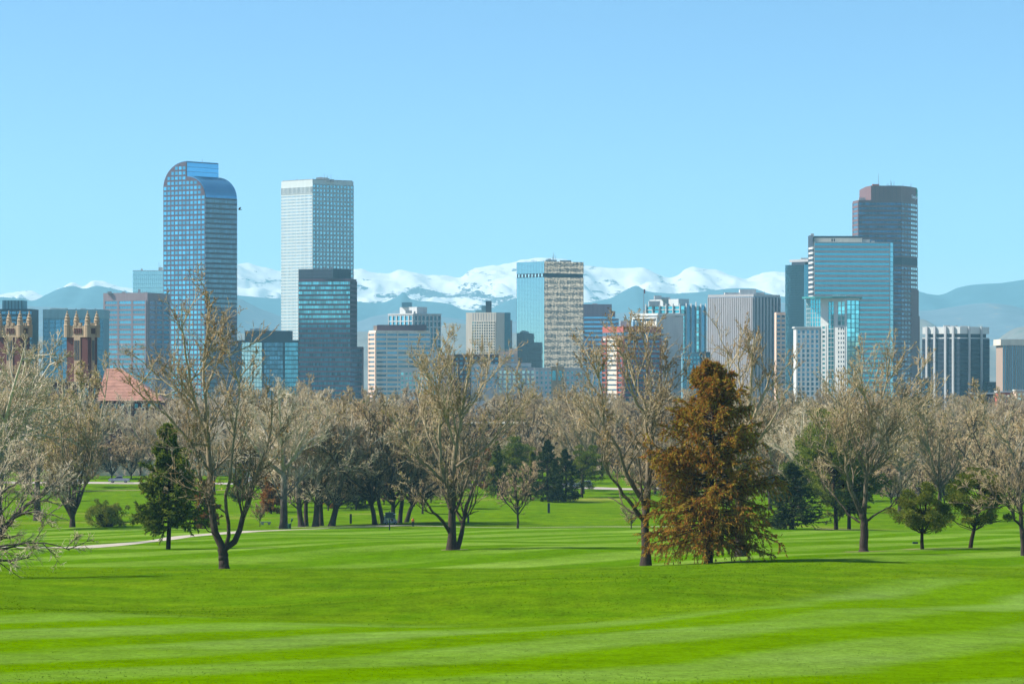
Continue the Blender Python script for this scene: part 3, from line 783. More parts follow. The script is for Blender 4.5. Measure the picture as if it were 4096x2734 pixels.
for i, px in enumerate((2533, 2545, 2557, 2568)):
    p = b.P(px, 6); MB().tube([(p[0], p[1], b.z(1304)), (p[0], p[1], b.z(1285)), (p[0], p[1] + .01, b.z(1282))], [1.2, 1.2, .8], 10).build('water_tank', mat_plain("tank_blue_%d" % i, (0.30, 0.50, 0.62), .5), b.root)
b.done()

# --- small cream tower with blue bands beside it
b = Bld('apartment_block', 'small cream block with blue bands left of the red topped block', 2393, 2750)
for a_, e_, t_ in ((2375, 2393, 1386), (2395, 2408, 1412)):
    p = b.front(a_, e_, 16); b.m('wall', W_CREAM).prism(p, 0, b.z(t_))
    b.grid('wall', W_CREAM, p[0], p[1], t_ + 50, t_ + 50 + 18 * 9, 1, 9, .9, .4, G_SKY, relief=.3)
b.done()

# --- grey concrete building with deep frames and flagpole
b = Bld('office_building', 'pale concrete building with deep framed loggia and flagpole on its roof', 2632, 2880)
l, c, r, k = b.plan(2534, 2632, 2734, 46)
b.m('wall', W_LGREY).prism([l, c, r, k], 0, b.z(1262)); b.m('roof_slab', W_WHITE).prism([(q[0] * 1.03, q[1] * 1.03 - .8) for q in (l, c, r, k)], b.z(1262), b.z(1252))
LLn, LRn = math.hypot(l[0] - c[0], l[1] - c[1]), math.hypot(r[0] - c[0], r[1] - c[1])
b.m('loggia', G_DARK).fbox(l, c, LLn * .05, LLn * .97, b.z(1266), b.z(1258), .01, .05)
b.m('loggia', G_DARK).fbox(l, c, LLn * .05, LLn * .95, b.z(1305), b.z(1274), .01, .05)
for t_, o_ in ((1268, 1274), (1305, 1311)): b.m('frame', W_WHITE).fbox(l, c, 0, LLn, b.z(o_), b.z(t_), .02, 1.6)
for i in range(6): b.m('blind', W_CREAM).fbox(l, c, LLn * (.42 + .09 * i), LLn * (.42 + .09 * i) + 1.4, b.z(1303), b.z(1281), .06, .3)
for f_ in (0, .97): b.m('frame', W_WHITE).fbox(l, c, LLn * f_, LLn * f_ + LLn * .03, 0, b.z(1274), .03, 1.61)
b.grid('wall', W_LGREY, sub(c, r, .06), sub(c, r, .30), 1256, 1266, 3, 1, .8, .8, G_DARK, single=True)
b.grid('wall', W_LGREY, sub(c, r, .66), sub(c, r, .98), 1256, 1266, 4, 1, .8, .8, G_DARK, single=True)
b.grid('wall', W_LGREY, sub(c, r, .08), sub(c, r, .20), 1300, 1400, 2, 6, .7, .5, G_DARK, single=True)
b.done()
p = b.P(2575, 12)
fl = thing('flagpole', 'thin dark flagpole standing on the pale concrete building', 'flagpole', (b.x0 + p[0], b.d + p[1], ZB + b.z(1252)))
MB().tube([(0, 0, 0), (0, 0, 9), (0, 0, 19.2)], [.32, .25, .12], 6).build('pole', M_STEEL, fl)
MB().prism([(0.1, 0), (.9, .12), (1.2, .05), (1.2, .15), (.9, .22), (0.1, .12)], 15.5, 18.9).build('flag', mat_plain("flag_cloth", (.25, .08, .10)), fl)

# --- teal condominium tower with fins
b = Bld('apartment_tower', 'teal glass apartment tower with vertical fins and stacked grey penthouses', 2723, 3040)
l, c, r, k = b.plan(2587, 2723, 2820, 42)
b.m('core', W_TEAL).prism([l, c, r, k], 0, b.z(1222))
LLn, LRn = math.hypot(l[0] - c[0], l[1] - c[1]), math.hypot(r[0] - c[0], r[1] - c[1])
b.grid('wall', W_LGREY, l, c, 1222, 1640, 5, 27, .88, .74, G_TURQ, relief=.5)
b.grid('wall', W_TEAL, c, r, 1222, 1640, 4, 24, .94, .86, G_TEAL, relief=.2)
for i in range(6): b.m('fin', W_LGREY).fbox(l, c, LLn * i / 5 - .35, LLn * i / 5 + .35, 0, b.z(1214), .6, 1.6)
for i in (1, 2, 4): b.m('dark_strip', G_DEEP).fbox(c, r, LRn * i / 5, LRn * i / 5 + LRn * .14, 0, b.z(1218), .3, .7)
for i in range(5): b.m('steel_fin', W_LGREY).fbox(c, r, LRn * (.2 + .2 * i) - .35, LRn * (.2 + .2 * i), 0, b.z(1212 - (i == 2) * 6), .2, 1.4)
for i in range(22): b.m('balcony', W_LGREY).fbox(c, r, LRn, LRn + 2.0, b.z(1236 + 18 * i) - .3, b.z(1236 + 18 * i), -3, 0)
pe = b.plan(2600, 2716, 2758, 60); b.m('penthouse', W_LGREY).prism([(q[0], q[1] + 10) for q in pe], b.z(1222), b.z(1194))
b.m('penthouse_step', W_LGREY).prism(b.front(2596, 2640, 12, 14), b.z(1222), b.z(1202)); b.m('roof_house', W_GREY).prism(b.front(2618, 2646, 12, 20), b.z(1194), b.z(1180)); b.m('roof_house', W_GREY).prism(b.front(2646, 2681, 10, 24), b.z(1194), b.z(1186)); b.done()

# --- striped concrete tower
b = Bld('office_tower', 'broad concrete tower with close vertical ribs and dark window strips', 3014, 2950)
l, c, r, k = b.plan(2834, 3014, 3119, 34)
b.m('core', G_DEEP).prism([l, c, r, k], 0, b.z(1184)); b.m('cap', W_GREY).prism([(q[0] * 1.012, q[1] * 1.012 - .5) for q in (l, c, r, k)], b.z(1186), b.z(1176))
LLn, LRn = math.hypot(l[0] - c[0], l[1] - c[1]), math.hypot(r[0] - c[0], r[1] - c[1])
W_RIB = mat_wall("rib_concrete", (0.38, 0.36, 0.355))
for i in range(25):
    u = LLn * i / 24; mb = MB(); mb.fbox(l, c, max(0, u - .62), min(LLn, u + .62), 0, b.z(1188), .05, 1.5); mb.build('rib', W_RIB, b.root)
for i in range(24):
    u = LLn * (i + .5) / 24; b.m('window_strip', G_BLUE).fbox(l, c, u - .45, u + .1, 0, b.z(1190), .01, .3)
for i in range(9):
    u = LRn * i / 8; mb = MB(); mb.fbox(c, r, max(0, u - 1.15), min(LRn, u + 1.15), 0, b.z(1188), .05, 1.0); mb.build('rib', W_RIB, b.root)
for i in range(1, 24):
    b.m('floor_line', W_DARK).fbox(c, r, .1, LRn - .1, b.z(1186 + 18 * i) - .2, b.z(1186 + 18 * i) + .2, .02, .3)
b.m('penthouse', W_LGREY).prism(b.front(2960, 3024, 14, 14), b.z(1176), b.z(1155)); b.m('penthouse_step', W_GREY).prism(b.front(2900, 3056, 16, 16), b.z(1176), b.z(1168))
for px, t in ((3057, 1160), (2895, 1166)): b.antenna(px, 1178, t, 20)
b.done()

# --- peach banded apartment slab
b = Bld('apartment_block', 'narrow peach apartment block with dark bands between two office towers', 3135, 2850)
p = b.front(3105, 3142, 20); b.m('wall', W_PEACH).prism(p, 0, b.z(1248)); b.grid('wall', W_PEACH, p[0], p[1], 1256, 1256 + 17.6 * 24, 2, 24, .72, .5, G_DARK, relief=.6); b.done()

# --- dark glass tower with slab crown
b = Bld('glass_tower', 'dark glass tower with grey slab crown left of the turquoise tower', 3216, 3650)
l, c, r, k = b.plan(3141, 3216, 3290, 45); LLn, LRn = math.hypot(l[0] - c[0], l[1] - c[1]), math.hypot(r[0] - c[0], r[1] - c[1])
b.m('core', W_DARK).prism([(q[0] * .98, q[1] * .98 + .4) for q in (l, c, r, k)], 0, b.z(1058))
curtain(b, l, c, 1058, 1660, 14, 62, mat_glass("dark_mirror", (0.10, 0.26, 0.32), .9, .04, .1, .02, .4), 'curtain_wall'); curtain(b, c, r, 1058, 1660, 14, 62, mat_glass("dark_mirror_side", (0.05, 0.18, 0.24), .9, .05, .1), 'curtain_wall')
b.m('crown_slab', W_GREY).prism(b.plan(3158, 3236, 3280, 50), b.z(1046), b.z(1036)); b.m('crown_core', W_DARK).prism([(q[0], q[1] + 5) for q in b.plan(3168, 3222, 3260, 50)], b.z(1058), b.z(1046)); b.rooftop([(3204, 3236, 1029, 1037, 16)]); b.done()

# --- turquoise banded tower
b = Bld('office_tower', 'wide tower of alternating grey and turquoise horizontal bands', 3256, 3400)
l, c, r, k = b.plan(3238, 3256, 3560, 80); ch = b.P(3573, r[1] + 9)
b.m('core', W_GREY).prism([l, c, r, ch, (ch[0], k[1] + 25), k], 0, b.z(967)); b.m('side_wing', W_DARK).prism([l, b.P(3251, .5), (b.P(3251, .5)[0], 40), (l[0], 40)], 0, b.z(938))
LRn = math.hypot(r[0] - c[0], r[1] - c[1])
b.grid('spandrel', W_GREY, c, r, 967, 967 + 19.4 * 36, 1, 36, .985, .44, G_TURQ, relief=.35, pname='window_band'); b.grid('chamfer', W_TEAL, r, ch, 967, 967 + 19.4 * 36, 1, 36, .96, .86, G_TURQ, relief=.2, single=False)
for i in range(14): mb = MB(); mb.fbox(l, c, 0.2, math.hypot(l[0], l[1]) - .2, b.z(967 + 28 + i * 19.4), b.z(967 + 20 + i * 19.4), .02, 1.0); mb.build('end_balcony', W_WHITE, b.root)
b.m('penthouse', W_CREAM).prism(b.front(3258, 3449, 16, 10), b.z(967), b.z(950)); b.m('roof_screen', W_DARK).prism(b.front(3250, 3446, 6, 28), b.z(967), b.z(939)); b.m('penthouse_opening', W_DARK).prism(b.front(3326, 3331, 1, 9.8), b.z(964), b.z(953)); b.m('penthouse_opening', W_DARK).prism(b.front(3335, 3340, 1, 9.8), b.z(964), b.z(953))
b.rooftop([(3452, 3480, 955, 967, 14), (3485, 3499, 961, 967, 14), (3244, 3256, 930, 940, 24)]); b.done()

# --- tall brown stepped tower at the right
b = Bld('skyscraper', 'tallest brown tower at the right with blank crown and stepped edge', 3434, 3720)
pA, pB, pC, pD, pE = b.P(3411, 28), b.P(3434, 0), b.P(3605, 3), b.P(3643, 22), b.P(3669, 48)
pX = b.P(3669, 95); pY = b.P(3420, 95); cA, cB = b.P(3462, 26), b.P(3484, 1.5)
W_BR2 = mat_wall("brown_granite_dark", (0.17, 0.095, 0.10))
b.m('wall', W_BR2).prism([pA, pB, pC, pD, pE, pX, pY], 0, b.z(800)); b.m('crown', W_BR2).prism([cA, cB, (pC[0] - .3, pC[1] + .4), (pD[0] - .3, pD[1] + .4), (pE[0] - .3, pE[1]), (pX[0], pX[1] - 3), (cA[0], pX[1] - 3)], b.z(800), b.z(742))
for q0, q1, nc_, mat, fw in ((pA, pB, 1, G_DEEP, .86), (pB, pC, 12, G_DARK, .93), (pC, pD, 3, G_DARK, .95), (pD, pE, 3, G_PALE, .9)):
    b.grid('wall', W_BR2, q0, q1, 806, 1026, nc_, 12, fw, .5, mat, relief=.4); b.grid('wall', W_BR2, q0, q1, 1062, 1062 + 18.3 * 33, nc_, 33, fw, .5, mat, relief=.4, single=False)
    b.m('louvre_band', W_DARK).fbox(q0, q1, .05, math.hypot(q1[0] - q0[0], q1[1] - q0[1]) - .05, b.z(1058), b.z(1029), 0, .3)
for i in range(1, 7): b.m('crown_joint', W_DARK).fbox(cB, pC, i * 4.3, i * 4.3 + .12, b.z(799), b.z(743), -.2, .06)
for pr_, t_ in ((3675, 1155), (3679, 1261), (3684, 1431)): b.m('step', W_BR2).prism([pD, b.P(pr_, 49), b.P(pr_, 90), (pD[0], 90)], 0, b.z(t_))
b.m('plant_box', W_RED).prism(b.front(3490, 3517, 6, 16), b.z(742), b.z(733)); b.rooftop([(3436, 3462, 788, 801, 12)])
for px, t in ((3514, 688), (3563, 712), (3566, 722), (3576, 718), (3553, 728), (3644, 728), (3548, 730), (3612, 730)): b.antenna(px, 743, t, 20, .3)
# name and emblem on the crown
tx = bpy.data.curves.new('sign', 'FONT'); tx.body = "CenturyLink"; tx.align_x = 'CENTER'; tx.size = 5.2; tx.extrude = .15
ang = math.atan2(pE[1] - pD[1], pE[0] - pD[0]); q = sub(pD, pE, .55)
to = bpy.data.objects.new('sign_lettering', tx); to.location = (q[0] + math.sin(ang) * .5, q[1] - math.cos(ang) * .5, b.z(788)); to.rotation_euler = (math.pi / 2, 0, ang); tx.materials.append(mat_plain("sign_white", (.75, .85, .9), .5, .02)); col.objects.link(to)
bpy.context.view_layer.update(); tme = bpy.data.meshes.new_from_object(to.evaluated_get(bpy.context.evaluated_depsgraph_get()))
to2 = meshobj('sign_lettering', tme, b.root, to.location); to2.rotation_euler = to.rotation_euler; bpy.data.objects.remove(to); q = sub(pD, pE, .86); em = MB()
for i in range(6):
    a_ = i * math.pi / 3; em.prism([(math.cos(a_) * .5, math.sin(a_) * .5), (math.cos(a_ + .35) * 3, math.sin(a_ + .35) * 3), (math.cos(a_ + .75) * 2.4, math.sin(a_ + .75) * 2.4)], 0, .3)
eo = em.build('sign_emblem', mat_plain("sign_green", (.02, .45, .30), .5, .02), b.root, False, (q[0] + math.sin(ang) * .5, q[1] - math.cos(ang) * .5, b.z(763))); eo.rotation_euler = (math.pi / 2, 0, ang); eo.scale = (1.2, 1.7, 1)
b.done()

# --- white and green condominium with curved roof
b = Bld('apartment_tower', 'white and turquoise apartment tower with curved green roof edge', 3387, 2880)
l, c, r, k = b.plan(3282, 3387, 3437, 35)
b.m('wall', W_WHITE).prism([l, c, r, k], 0, b.z(1192)); LLn, LRn = math.hypot(l[0] - c[0], l[1] - c[1]), math.hypot(r[0] - c[0], r[1] - c[1])
bay = [b.P(3226, 26), b.P(3240, 20), b.P(3262, 17.5), l, (l[0], 48), (b.P(3226, 26)[0], 48)]
b.m('glass_bay', G_TURQ).prism(bay, 0, b.z(1190))
for q0, q1 in zip(bay[:3], bay[1:4]):
    Lq = math.hypot(q1[0] - q0[0], q1[1] - q0[1])
    for i in range(24): b.m('bay_floor', W_LGREY).fbox(q0, q1, 0, Lq, b.z(1196 + 18 * i) - .3, b.z(1196 + 18 * i), .01, .25)
    for f_ in (0.0, .5): b.m('bay_mullion', W_WHITE).fbox(q0, q1, Lq * f_, Lq * f_ + .3, 0, b.z(1190), .01, .3)
b.grid('wall', W_WHITE, sub(l, c, .04), sub(l, c, .22), 1300, 1660, 1, 20, .55, .5, G_TEAL, single=True, relief=.3)
b.grid('wall', W_WHITE, sub(l, c, .30), sub(l, c, .52), 1205, 1660, 2, 25, .9, .9, G_TURQ, relief=.4)
b.grid('wall', W_WHITE, sub(l, c, .66), sub(l, c, .94), 1205, 1300, 2, 5, .86, .9, G_TEAL, relief=.4); b.grid('wall', W_WHITE, sub(l, c, .66), sub(l, c, .94), 1305, 1660, 3, 19, .5, .5, G_DEEP, relief=.4, single=True)
b.grid('side_wall', W_TEAL, c, r, 1200, 1660, 3, 25, .92, .86, G_TEAL, relief=.3)
rp = [b.P(3208, 20), b.P(3222, 9), b.P(3260, 2), b.P(3330, -2), b.P(3400, 0), b.P(3449, 12), b.P(3445, 50), b.P(3230, 50)]
b.m('roof', mat_plain("green_roof", (.05, .26, .25), .5)).prism(rp, b.z(1192), b.z(1185))
pw_ = [b.P(3184, 17), b.P(3280, 14.5), (b.P(3280, 14.5)[0], 44), (b.P(3184, 17)[0], 44)]
b.m('low_wing', W_WHITE).prism(pw_, 0, b.z(1310)); b.m('low_wing_roof', W_WHITE).prism([(q[0] + (-1.2 if i in (0, 3) else .1), q[1] - 1) for i, q in enumerate(pw_)], b.z(1310), b.z(1305))
b.grid('low_wing', W_WHITE, sub(pw_[0], pw_[1], .03), sub(pw_[0], pw_[1], .97), 1316, 1640, 5, 17, .58, .66, G_DEEP, relief=.8)
for i in range(7): b.m('sail', W_WHITE).fbox(b.P(3330, 6), b.P(3390, 6), i * 1.6, i * 1.6 + 1.1, b.z(1186), b.z(1178 - 3 * math.sin(i)), 0, .3)
b.done()

# --- white capped dark tower
b = Bld('office_tower', 'dark tower with white cap and white vertical columns right of the brown tower', 3840, 2950)
l, c, r, k = b.plan(3690, 3840, 3957, 40); LLn, LRn = math.hypot(l[0] - c[0], l[1] - c[1]), math.hypot(r[0] - c[0], r[1] - c[1])
b.m('wall', W_DARK).prism([l, c, r, k], 0, b.z(1353)); b.m('recess', W_DARK).prism([(q[0] * .9, q[1] * .9 + 2) for q in (l, c, r, k)], b.z(1353), b.z(1334)); b.m('cap', W_WHITE).prism([l, c, r, k], b.z(1334), b.z(1306)); b.m('cap_line', W_WHITE).prism([(q[0] * 1.004, q[1] * 1.004 - .1) for q in (l, c, r, k)], b.z(1353), b.z(1349))
b.grid('wall', W_DARK, l, c, 1355, 1640, 30, 16, .5, .6, mat_glass("glass_mauve", (.22, .26, .34)), single=False, relief=.4); b.grid('wall', W_DARK, c, r, 1355, 1640, 26, 16, .6, .6, G_DARK, single=False, relief=.3)
for f_ in (.14, .35, .64, .845): mb = MB(); mb.fbox(l, c, LLn * f_ - .9, LLn * f_ + .9, 0, b.z(1304), .5, 2.0); mb.build('column', W_LGREY, b.root)
for f_ in (.28, .70): mb = MB(); mb.fbox(c, r, LRn * f_ - 1, LRn * f_ + 1, 0, b.z(1304), .5, 1.6); mb.build('column', W_LGREY, b.root)
b.rooftop([(3775, 3800, 1299, 1307, 20), (3806, 3830, 1301, 1307, 20), (3845, 3870, 1302, 1307, 16)]); b.done()

# --- brown striped block at the right edge
b = Bld('office_building', 'brown ribbed block with cream cap at the right edge', 4004, 2900)
W_TAN = mat_wall('tan_rib_stone', (0.36, 0.26, 0.20)); b.m('wall', W_TAN).prism(b.front(4011, 4260, 40, 1), 0, b.z(1380)); b.m('cap', W_CREAM).prism(b.front(4003, 4270, 44, -.5), b.z(1380), b.z(1356))
p0, p1 = b.P(4011, 1), b.P(4260, 1)
for i in range(34): u = .4 + i * 1.42; b.m('window_strip', G_DEEP).fbox(p0, p1, u, u + .62, 0, b.z(1382), .01, .1)
for i in range(34): mb = MB(); u = 1.02 + i * 1.42; mb.fbox(p0, p1, u + .1, u + .6, 0, b.z(1381), .01, .6); mb.build('rib', W_TAN, b.root)
b.done()

# --- low blocks at the foot of the towers
def low(name, label, px0, px1, yt, d, wall, pane, nc_, nr_, pitch=18, depth=20, fw=.6, fh=.5, cornice=None, y0=8):
    b = Bld(name, label, px0, d); p = b.front(px0, px1, depth); b.m('wall', wall).prism(p, 0, b.z(yt))
    b.grid('wall', wall, p[0], p[1], yt + y0, yt + y0 + pitch * nr_, nc_, nr_, fw, fh, pane, relief=.3)
    if cornice: b.m('cornice', cornice).prism([(q[0] + (-.5 if i in (0, 3) else .5), q[1] - .5) for i, q in enumerate(p)], b.z(yt + 3), b.z(yt - 2))
    b.m('roof', M_ROOF).prism([(q[0] * .98 + .2, q[1] + .4) for q in p][:2] + [(p[2][0] - .4, p[2][1] - .4), (p[3][0] + .4, p[3][1] - .4)], b.z(yt) + .01, b.z(yt) + .3)
    return b
low('office_building', 'red brown low block with shadowed side below the cream tower', 1815, 1996, 1417, 2700, W_BRICK, G_DEEP, 9, 6).done()
low('office_building', 'sunlit left side of the red brown block, built apart in orange', 1757, 1814, 1420, 2710, W_PEACH, G_DEEP, 3, 6).done()  # orange stands for sunlight on the red brown block's left side
low('office_building', 'peach stepped block at the foot of the mirror tower', 1996, 2068, 1405, 2760, W_PEACH, G_DEEP, 2, 5, fw=.3).done()
low('office_building', 'upper peach block against the mirror tower', 2036, 2070, 1394, 2795, W_PEACH, G_DEEP, 1, 5, fw=.3).done()
low('apartment_block', 'low white block with flat cornice behind the tall twin stemmed tree', 1601, 1748, 1477, 2350, W_WHITE, G_TEAL, 9, 5, cornice=W_WHITE).done()
low('apartment_block', 'low blue grey block between the white block and the pale windowed row', 1885, 1992, 1456, 2420, W_LGREY, G_SKY, 6, 5, fw=.5).done()
low('apartment_block', 'low grey row building with pale green windows below the mirror tower', 1992, 2140, 1470, 2380, W_GREY, G_PALE, 8, 5, 19, fh=.62).done()
low('apartment_block', 'grey roof block set behind the pale windowed row', 1994, 2125, 1452, 2450, W_LGREY, G_DEEP, 2, 2).done()
b = low('apartment_block', 'ornate cream low building with arched centre windows', 2140, 2386, 1472, 2330, W_LGREY, G_BLUE, 14, 5, 20, fw=.45, cornice=W_LGREY)
b.m('centre_bay', W_STONE).prism(b.front(2205, 2255, 8, -1.2), 0, b.z(1464))
for px in (2216, 2241):
    p0, p1 = b.P(px - 7, -1.2), b.P(px + 7, -1.2); w = p1[0] - p0[0]
    pts = [(p0[0], b.z(1520)), (p1[0], b.z(1520)), (p1[0], b.z(1488))] + [(p0[0] + w / 2 + w / 2 * math.cos(t), b.z(1488) + w / 2 * math.sin(t)) for t in np.linspace(.2, math.pi - .2, 7)] + [(p0[0], b.z(1488))]
    mb = MB(); n_ = len(pts); mb.v = [(x, -1.25, z) for x, z in pts] + [(x, -1.5, z) for x, z in pts]; mb.f = [tuple(range(n_)), tuple(range(n_, 2 * n_))[::-1]] + [(i, (i + 1) % n_, n_ + (i + 1) % n_, n_ + i) for i in range(n_)]
    mb.build('arched_window', G_BLUE, b.root)
b.done()
low('office_building', 'dark low block left of the white capped tower', 3655, 3712, 1512, 2700, W_DARK, G_DEEP, 4, 5).done()
low('office_building', 'dark low block right of the white capped tower', 3950, 4014, 1528, 2950, W_DARK, G_DARK, 4, 4).done()
low('office_building', 'dark glass podium between the striped tower and the teal apartment tower', 2790, 2840, 1408, 2880, W_DARK, G_DEEP, 4, 8).done()
low('apartment_block', 'blue grey mid block left of the striped tower behind twigs', 2730, 2800, 1412, 2700, W_TEAL, G_BLUE, 5, 8).done()
low('apartment_block', 'low block behind the school roof with pale concrete top', 470, 610, 1476, 2300, W_LGREY, G_BLUE, 9, 5).done()
low('row_house', 'red brick row of houses with white trim at the right edge', 3890, 3990, 1572, 1900, W_BRICK, G_PALE, 7, 2, 18, 12, cornice=W_WHITE).done()
low('row_house', 'red brick house with white gable at the far right', 3992, 4060, 1566, 1860, W_RED, G_PALE, 4, 2, 18, 12, cornice=W_WHITE).done()
low('row_house', 'tan brick house at the right edge beyond bare trees', 4066, 4200, 1560, 1840, W_PEACH, G_PALE, 6, 2, 18, 12, cornice=W_WHITE).done()

# ================================================================== TREES
def mat_bark(name, lo, hi, h=12.0):
    """bark: darker furrowed trunk, paler smooth upper limbs"""
    m, n, l, b = mat_new(name)
    tc = n.new("ShaderNodeTexCoord"); sep = n.new("ShaderNodeSeparateXYZ"); l.new(tc.outputs['Object'], sep.inputs[0])
    mp = n.new("ShaderNodeMapping"); mp.inputs['Scale'].default_value = (6, 6, 0.8); l.new(tc.outputs['Object'], mp.inputs[0])
    t = noise(n, l, mp.outputs[0], 1.5, 6, 0.7)
    f = math_n(n, l, 'MULTIPLY_ADD', sep.outputs[2], 1.0 / h, -0.15)
    f = math_n(n, l, 'ADD', f, math_n(n, l, 'MULTIPLY_ADD', t.outputs[0], 0.9, -0.45))
    r = ramp(n, f, [(0.1, lo), (0.9, hi)], l)
    dk = ramp(n, t.outputs[0], [(0.3, (0.45, 0.45, 0.45)), (0.6, (1, 1, 1))], l)
    c = mixc(n, l, 1.0, r.outputs[0], dk.outputs[0], 'MULTIPLY')
    l.new(c, b.inputs['Base Color']); b.inputs['Roughness'].default_value = 0.95; b.inputs['Specular IOR Level'].default_value = 0.1
    bp = n.new("ShaderNodeBump"); bp.inputs['Strength'].default_value = 0.8; bp.inputs['Distance'].default_value = 0.08
    l.new(t.outputs[0], bp.inputs['Height']); l.new(bp.outputs[0], b.inputs['Normal'])
    return m
def mat_twig(name, a, b_, c_, scale=0.35, rough=0.9, trans=0.0):
    """many small faces; colour drifts through the crown and from piece to piece"""
    m, n, l, b = mat_new(name)
    tc = n.new("ShaderNodeTexCoord"); g = n.new("ShaderNodeNewGeometry"); oi = n.new("ShaderNodeObjectInfo")
    t = noise(n, l, tc.outputs['Object'], scale, 3, 0.6)
    f = math_n(n, l, 'ADD', math_n(n, l, 'MULTIPLY_ADD', g.outputs['Random Per Island'], 0.45, -0.22), t.outputs[0])
    f = math_n(n, l, 'ADD', f, math_n(n, l, 'MULTIPLY_ADD', oi.outputs['Random'], 0.24, -0.12))
    r = ramp(n, f, [(0.25, a), (0.5, b_), (0.75, c_)], l)
    l.new(r.outputs[0], b.inputs['Base Color']); b.inputs['Roughness'].default_value = rough; b.inputs['Specular IOR Level'].default_value = 0.1
    if trans:
        tr_ = n.new("ShaderNodeBsdfTranslucent"); mx = n.new("ShaderNodeMixShader"); mx.inputs[0].default_value = trans
        l.new(r.outputs[0], tr_.inputs[0]); l.new(b.outputs[0], mx.inputs[1]); l.new(tr_.outputs[0], mx.inputs[2]); l.new(mx.outputs[0], n['Material Output'].inputs[0])
    return m
BARK_D = mat_bark("bark_cottonwood", (0.075, 0.055, 0.042), (0.50, 0.40, 0.25), 16)
BARK_S = mat_bark("bark_silver", (0.075, 0.060, 0.050), (0.66, 0.57, 0.43), 16)
BARK_K = mat_bark("bark_dark", (0.060, 0.045, 0.036), (0.20, 0.15, 0.10), 20)
TW_TAN = mat_twig("twigs_tan", (0.17, 0.115, 0.055), (0.36, 0.265, 0.14), (0.56, 0.45, 0.28))
TW_SIL = mat_twig("twigs_silver", (0.27, 0.20, 0.11), (0.49, 0.395, 0.24), (0.70, 0.59, 0.41))
TW_PNK = mat_twig("twigs_pinkish", (0.22, 0.145, 0.075), (0.42, 0.305, 0.165), (0.60, 0.475, 0.28))
BUD_BR = mat_twig("buds_brown", (0.16, 0.07, 0.015), (0.32, 0.17, 0.04), (0.45, 0.31, 0.09), 0.5)
BUD_OL = mat_twig("buds_olive", (0.18, 0.14, 0.015), (0.34, 0.27, 0.04), (0.50, 0.40, 0.10), 0.5)

def unit(v): return v / np.maximum(np.linalg.norm(v, axis=-1, keepdims=True), 1e-9)
def tubes(pts, rad, sides):
    """pts (N,K,3), rad (N,K): open tapering tubes"""
    N, K, _ = pts.shape
    d = np.gradient(pts, axis=1); d = unit(d)
    ref = np.tile(np.array([0.31, 0.83, 0.46]), (N, 1))[:, None, :]
    u = unit(np.cross(d, ref)); v = np.cross(d, u)
    t = np.arange(sides) * 2 * np.pi / sides
    ring = u[:, :, None, :] * np.cos(t)[None, None, :, None] + v[:, :, None, :] * np.sin(t)[None, None, :, None]
    V = pts[:, :, None, :] + ring * rad[:, :, None, None]
    i = np.arange(N * K * sides).reshape(N, K, sides); j = np.roll(i, -1, axis=2)
    Q = np.stack([i[:, :-1], j[:, :-1], j[:, 1:], i[:, 1:]], -1).reshape(-1, 4)
    return V.reshape(-1, 3), Q
def cones(P, D, L, R, rng):
    """one pointed three-sided twig each"""
    N = len(P)
    u = unit(np.cross(D, rng.normal(size=(N, 3)))); v = np.cross(D, u)
    t = np.arange(3) * 2 * np.pi / 3
    ring = u[:, None] * np.cos(t)[None, :, None] + v[:, None] * np.sin(t)[None, :, None]
    V = np.concatenate([P[:, None] + ring * R[:, None, None], (P + D * L[:, None])[:, None]], 1)
    i = (np.arange(N) * 4)[:, None]
    T = np.concatenate([i + [[0, 1, 3]], i + [[1, 2, 3]], i + [[2, 0, 3]]], 0)
    return V.reshape(-1, 3), T
def leaves(P, size, rng, asp=0.45, dirs=None):
    """small pointed faces (buds, needles, leaves): two triangles each"""
    N = len(P)
    d = unit(rng.normal(size=(N, 3)) if dirs is None else dirs + rng.normal(0, 0.45, (N, 3)))
    w = unit(np.cross(d, rng.normal(size=(N, 3))))
    s = size * rng.uniform(.6, 1.4, N)[:, None]
    V = np.stack([P, P + d * s * .5 + w * s * asp * .5, P + d * s, P + d * s * .5 - w * s * asp * .5], 1)
    i = (np.arange(N) * 4)[:, None]
    return V.reshape(-1, 3), i + [[0, 1, 2, 3]]
def grow(P, D, L, R, nseg, wander, up, rng, tip=0.3):
    N = len(P); pts = np.empty((N, nseg + 1, 3)); pts[:, 0] = P; dirs = np.empty_like(pts); d = unit(D); dirs[:, 0] = d
    for i in range(nseg):
        d = d + rng.normal(0, wander, (N, 3)); d[:, 2] += up / nseg; d = unit(d)
        pts[:, i + 1] = pts[:, i] + d * (L / nseg)[:, None]; dirs[:, i + 1] = d
    return pts, dirs, R[:, None] * np.linspace(1, tip, nseg + 1)[None]
def spawn(pts, dirs, rad, Lp, counts, t0, t1, ang, ratio, rr, rng, taper=0.5, lmin=0.0, upb=0.0):
    N, K, _ = pts.shape; par = np.repeat(np.arange(N), counts); n = len(par)
    t = rng.uniform(t0, t1, n); f = t * (K - 1); i = np.minimum(f.astype(int), K - 2); w = (f - i)[:, None]
    P = pts[par, i] * (1 - w) + pts[par, i + 1] * w; d = unit(dirs[par, i] * (1 - w) + dirs[par, i + 1] * w)
    side = unit(np.cross(d, rng.normal(size=(n, 3)))); side[:, 2] += upb
    a = rng.normal(ang, 0.20, n)[:, None]
    D = unit(d * np.cos(a) + unit(side) * np.sin(a))
    L = np.maximum(Lp[par] * ratio * (1 - taper * (t - t0) / max(1e-6, t1 - t0)) * rng.uniform(.65, 1.3, n), lmin)
    r = rad[par, i] * (1 - w[:, 0]) + rad[par, i + 1] * w[:, 0]
    return P, D, L, r * rr
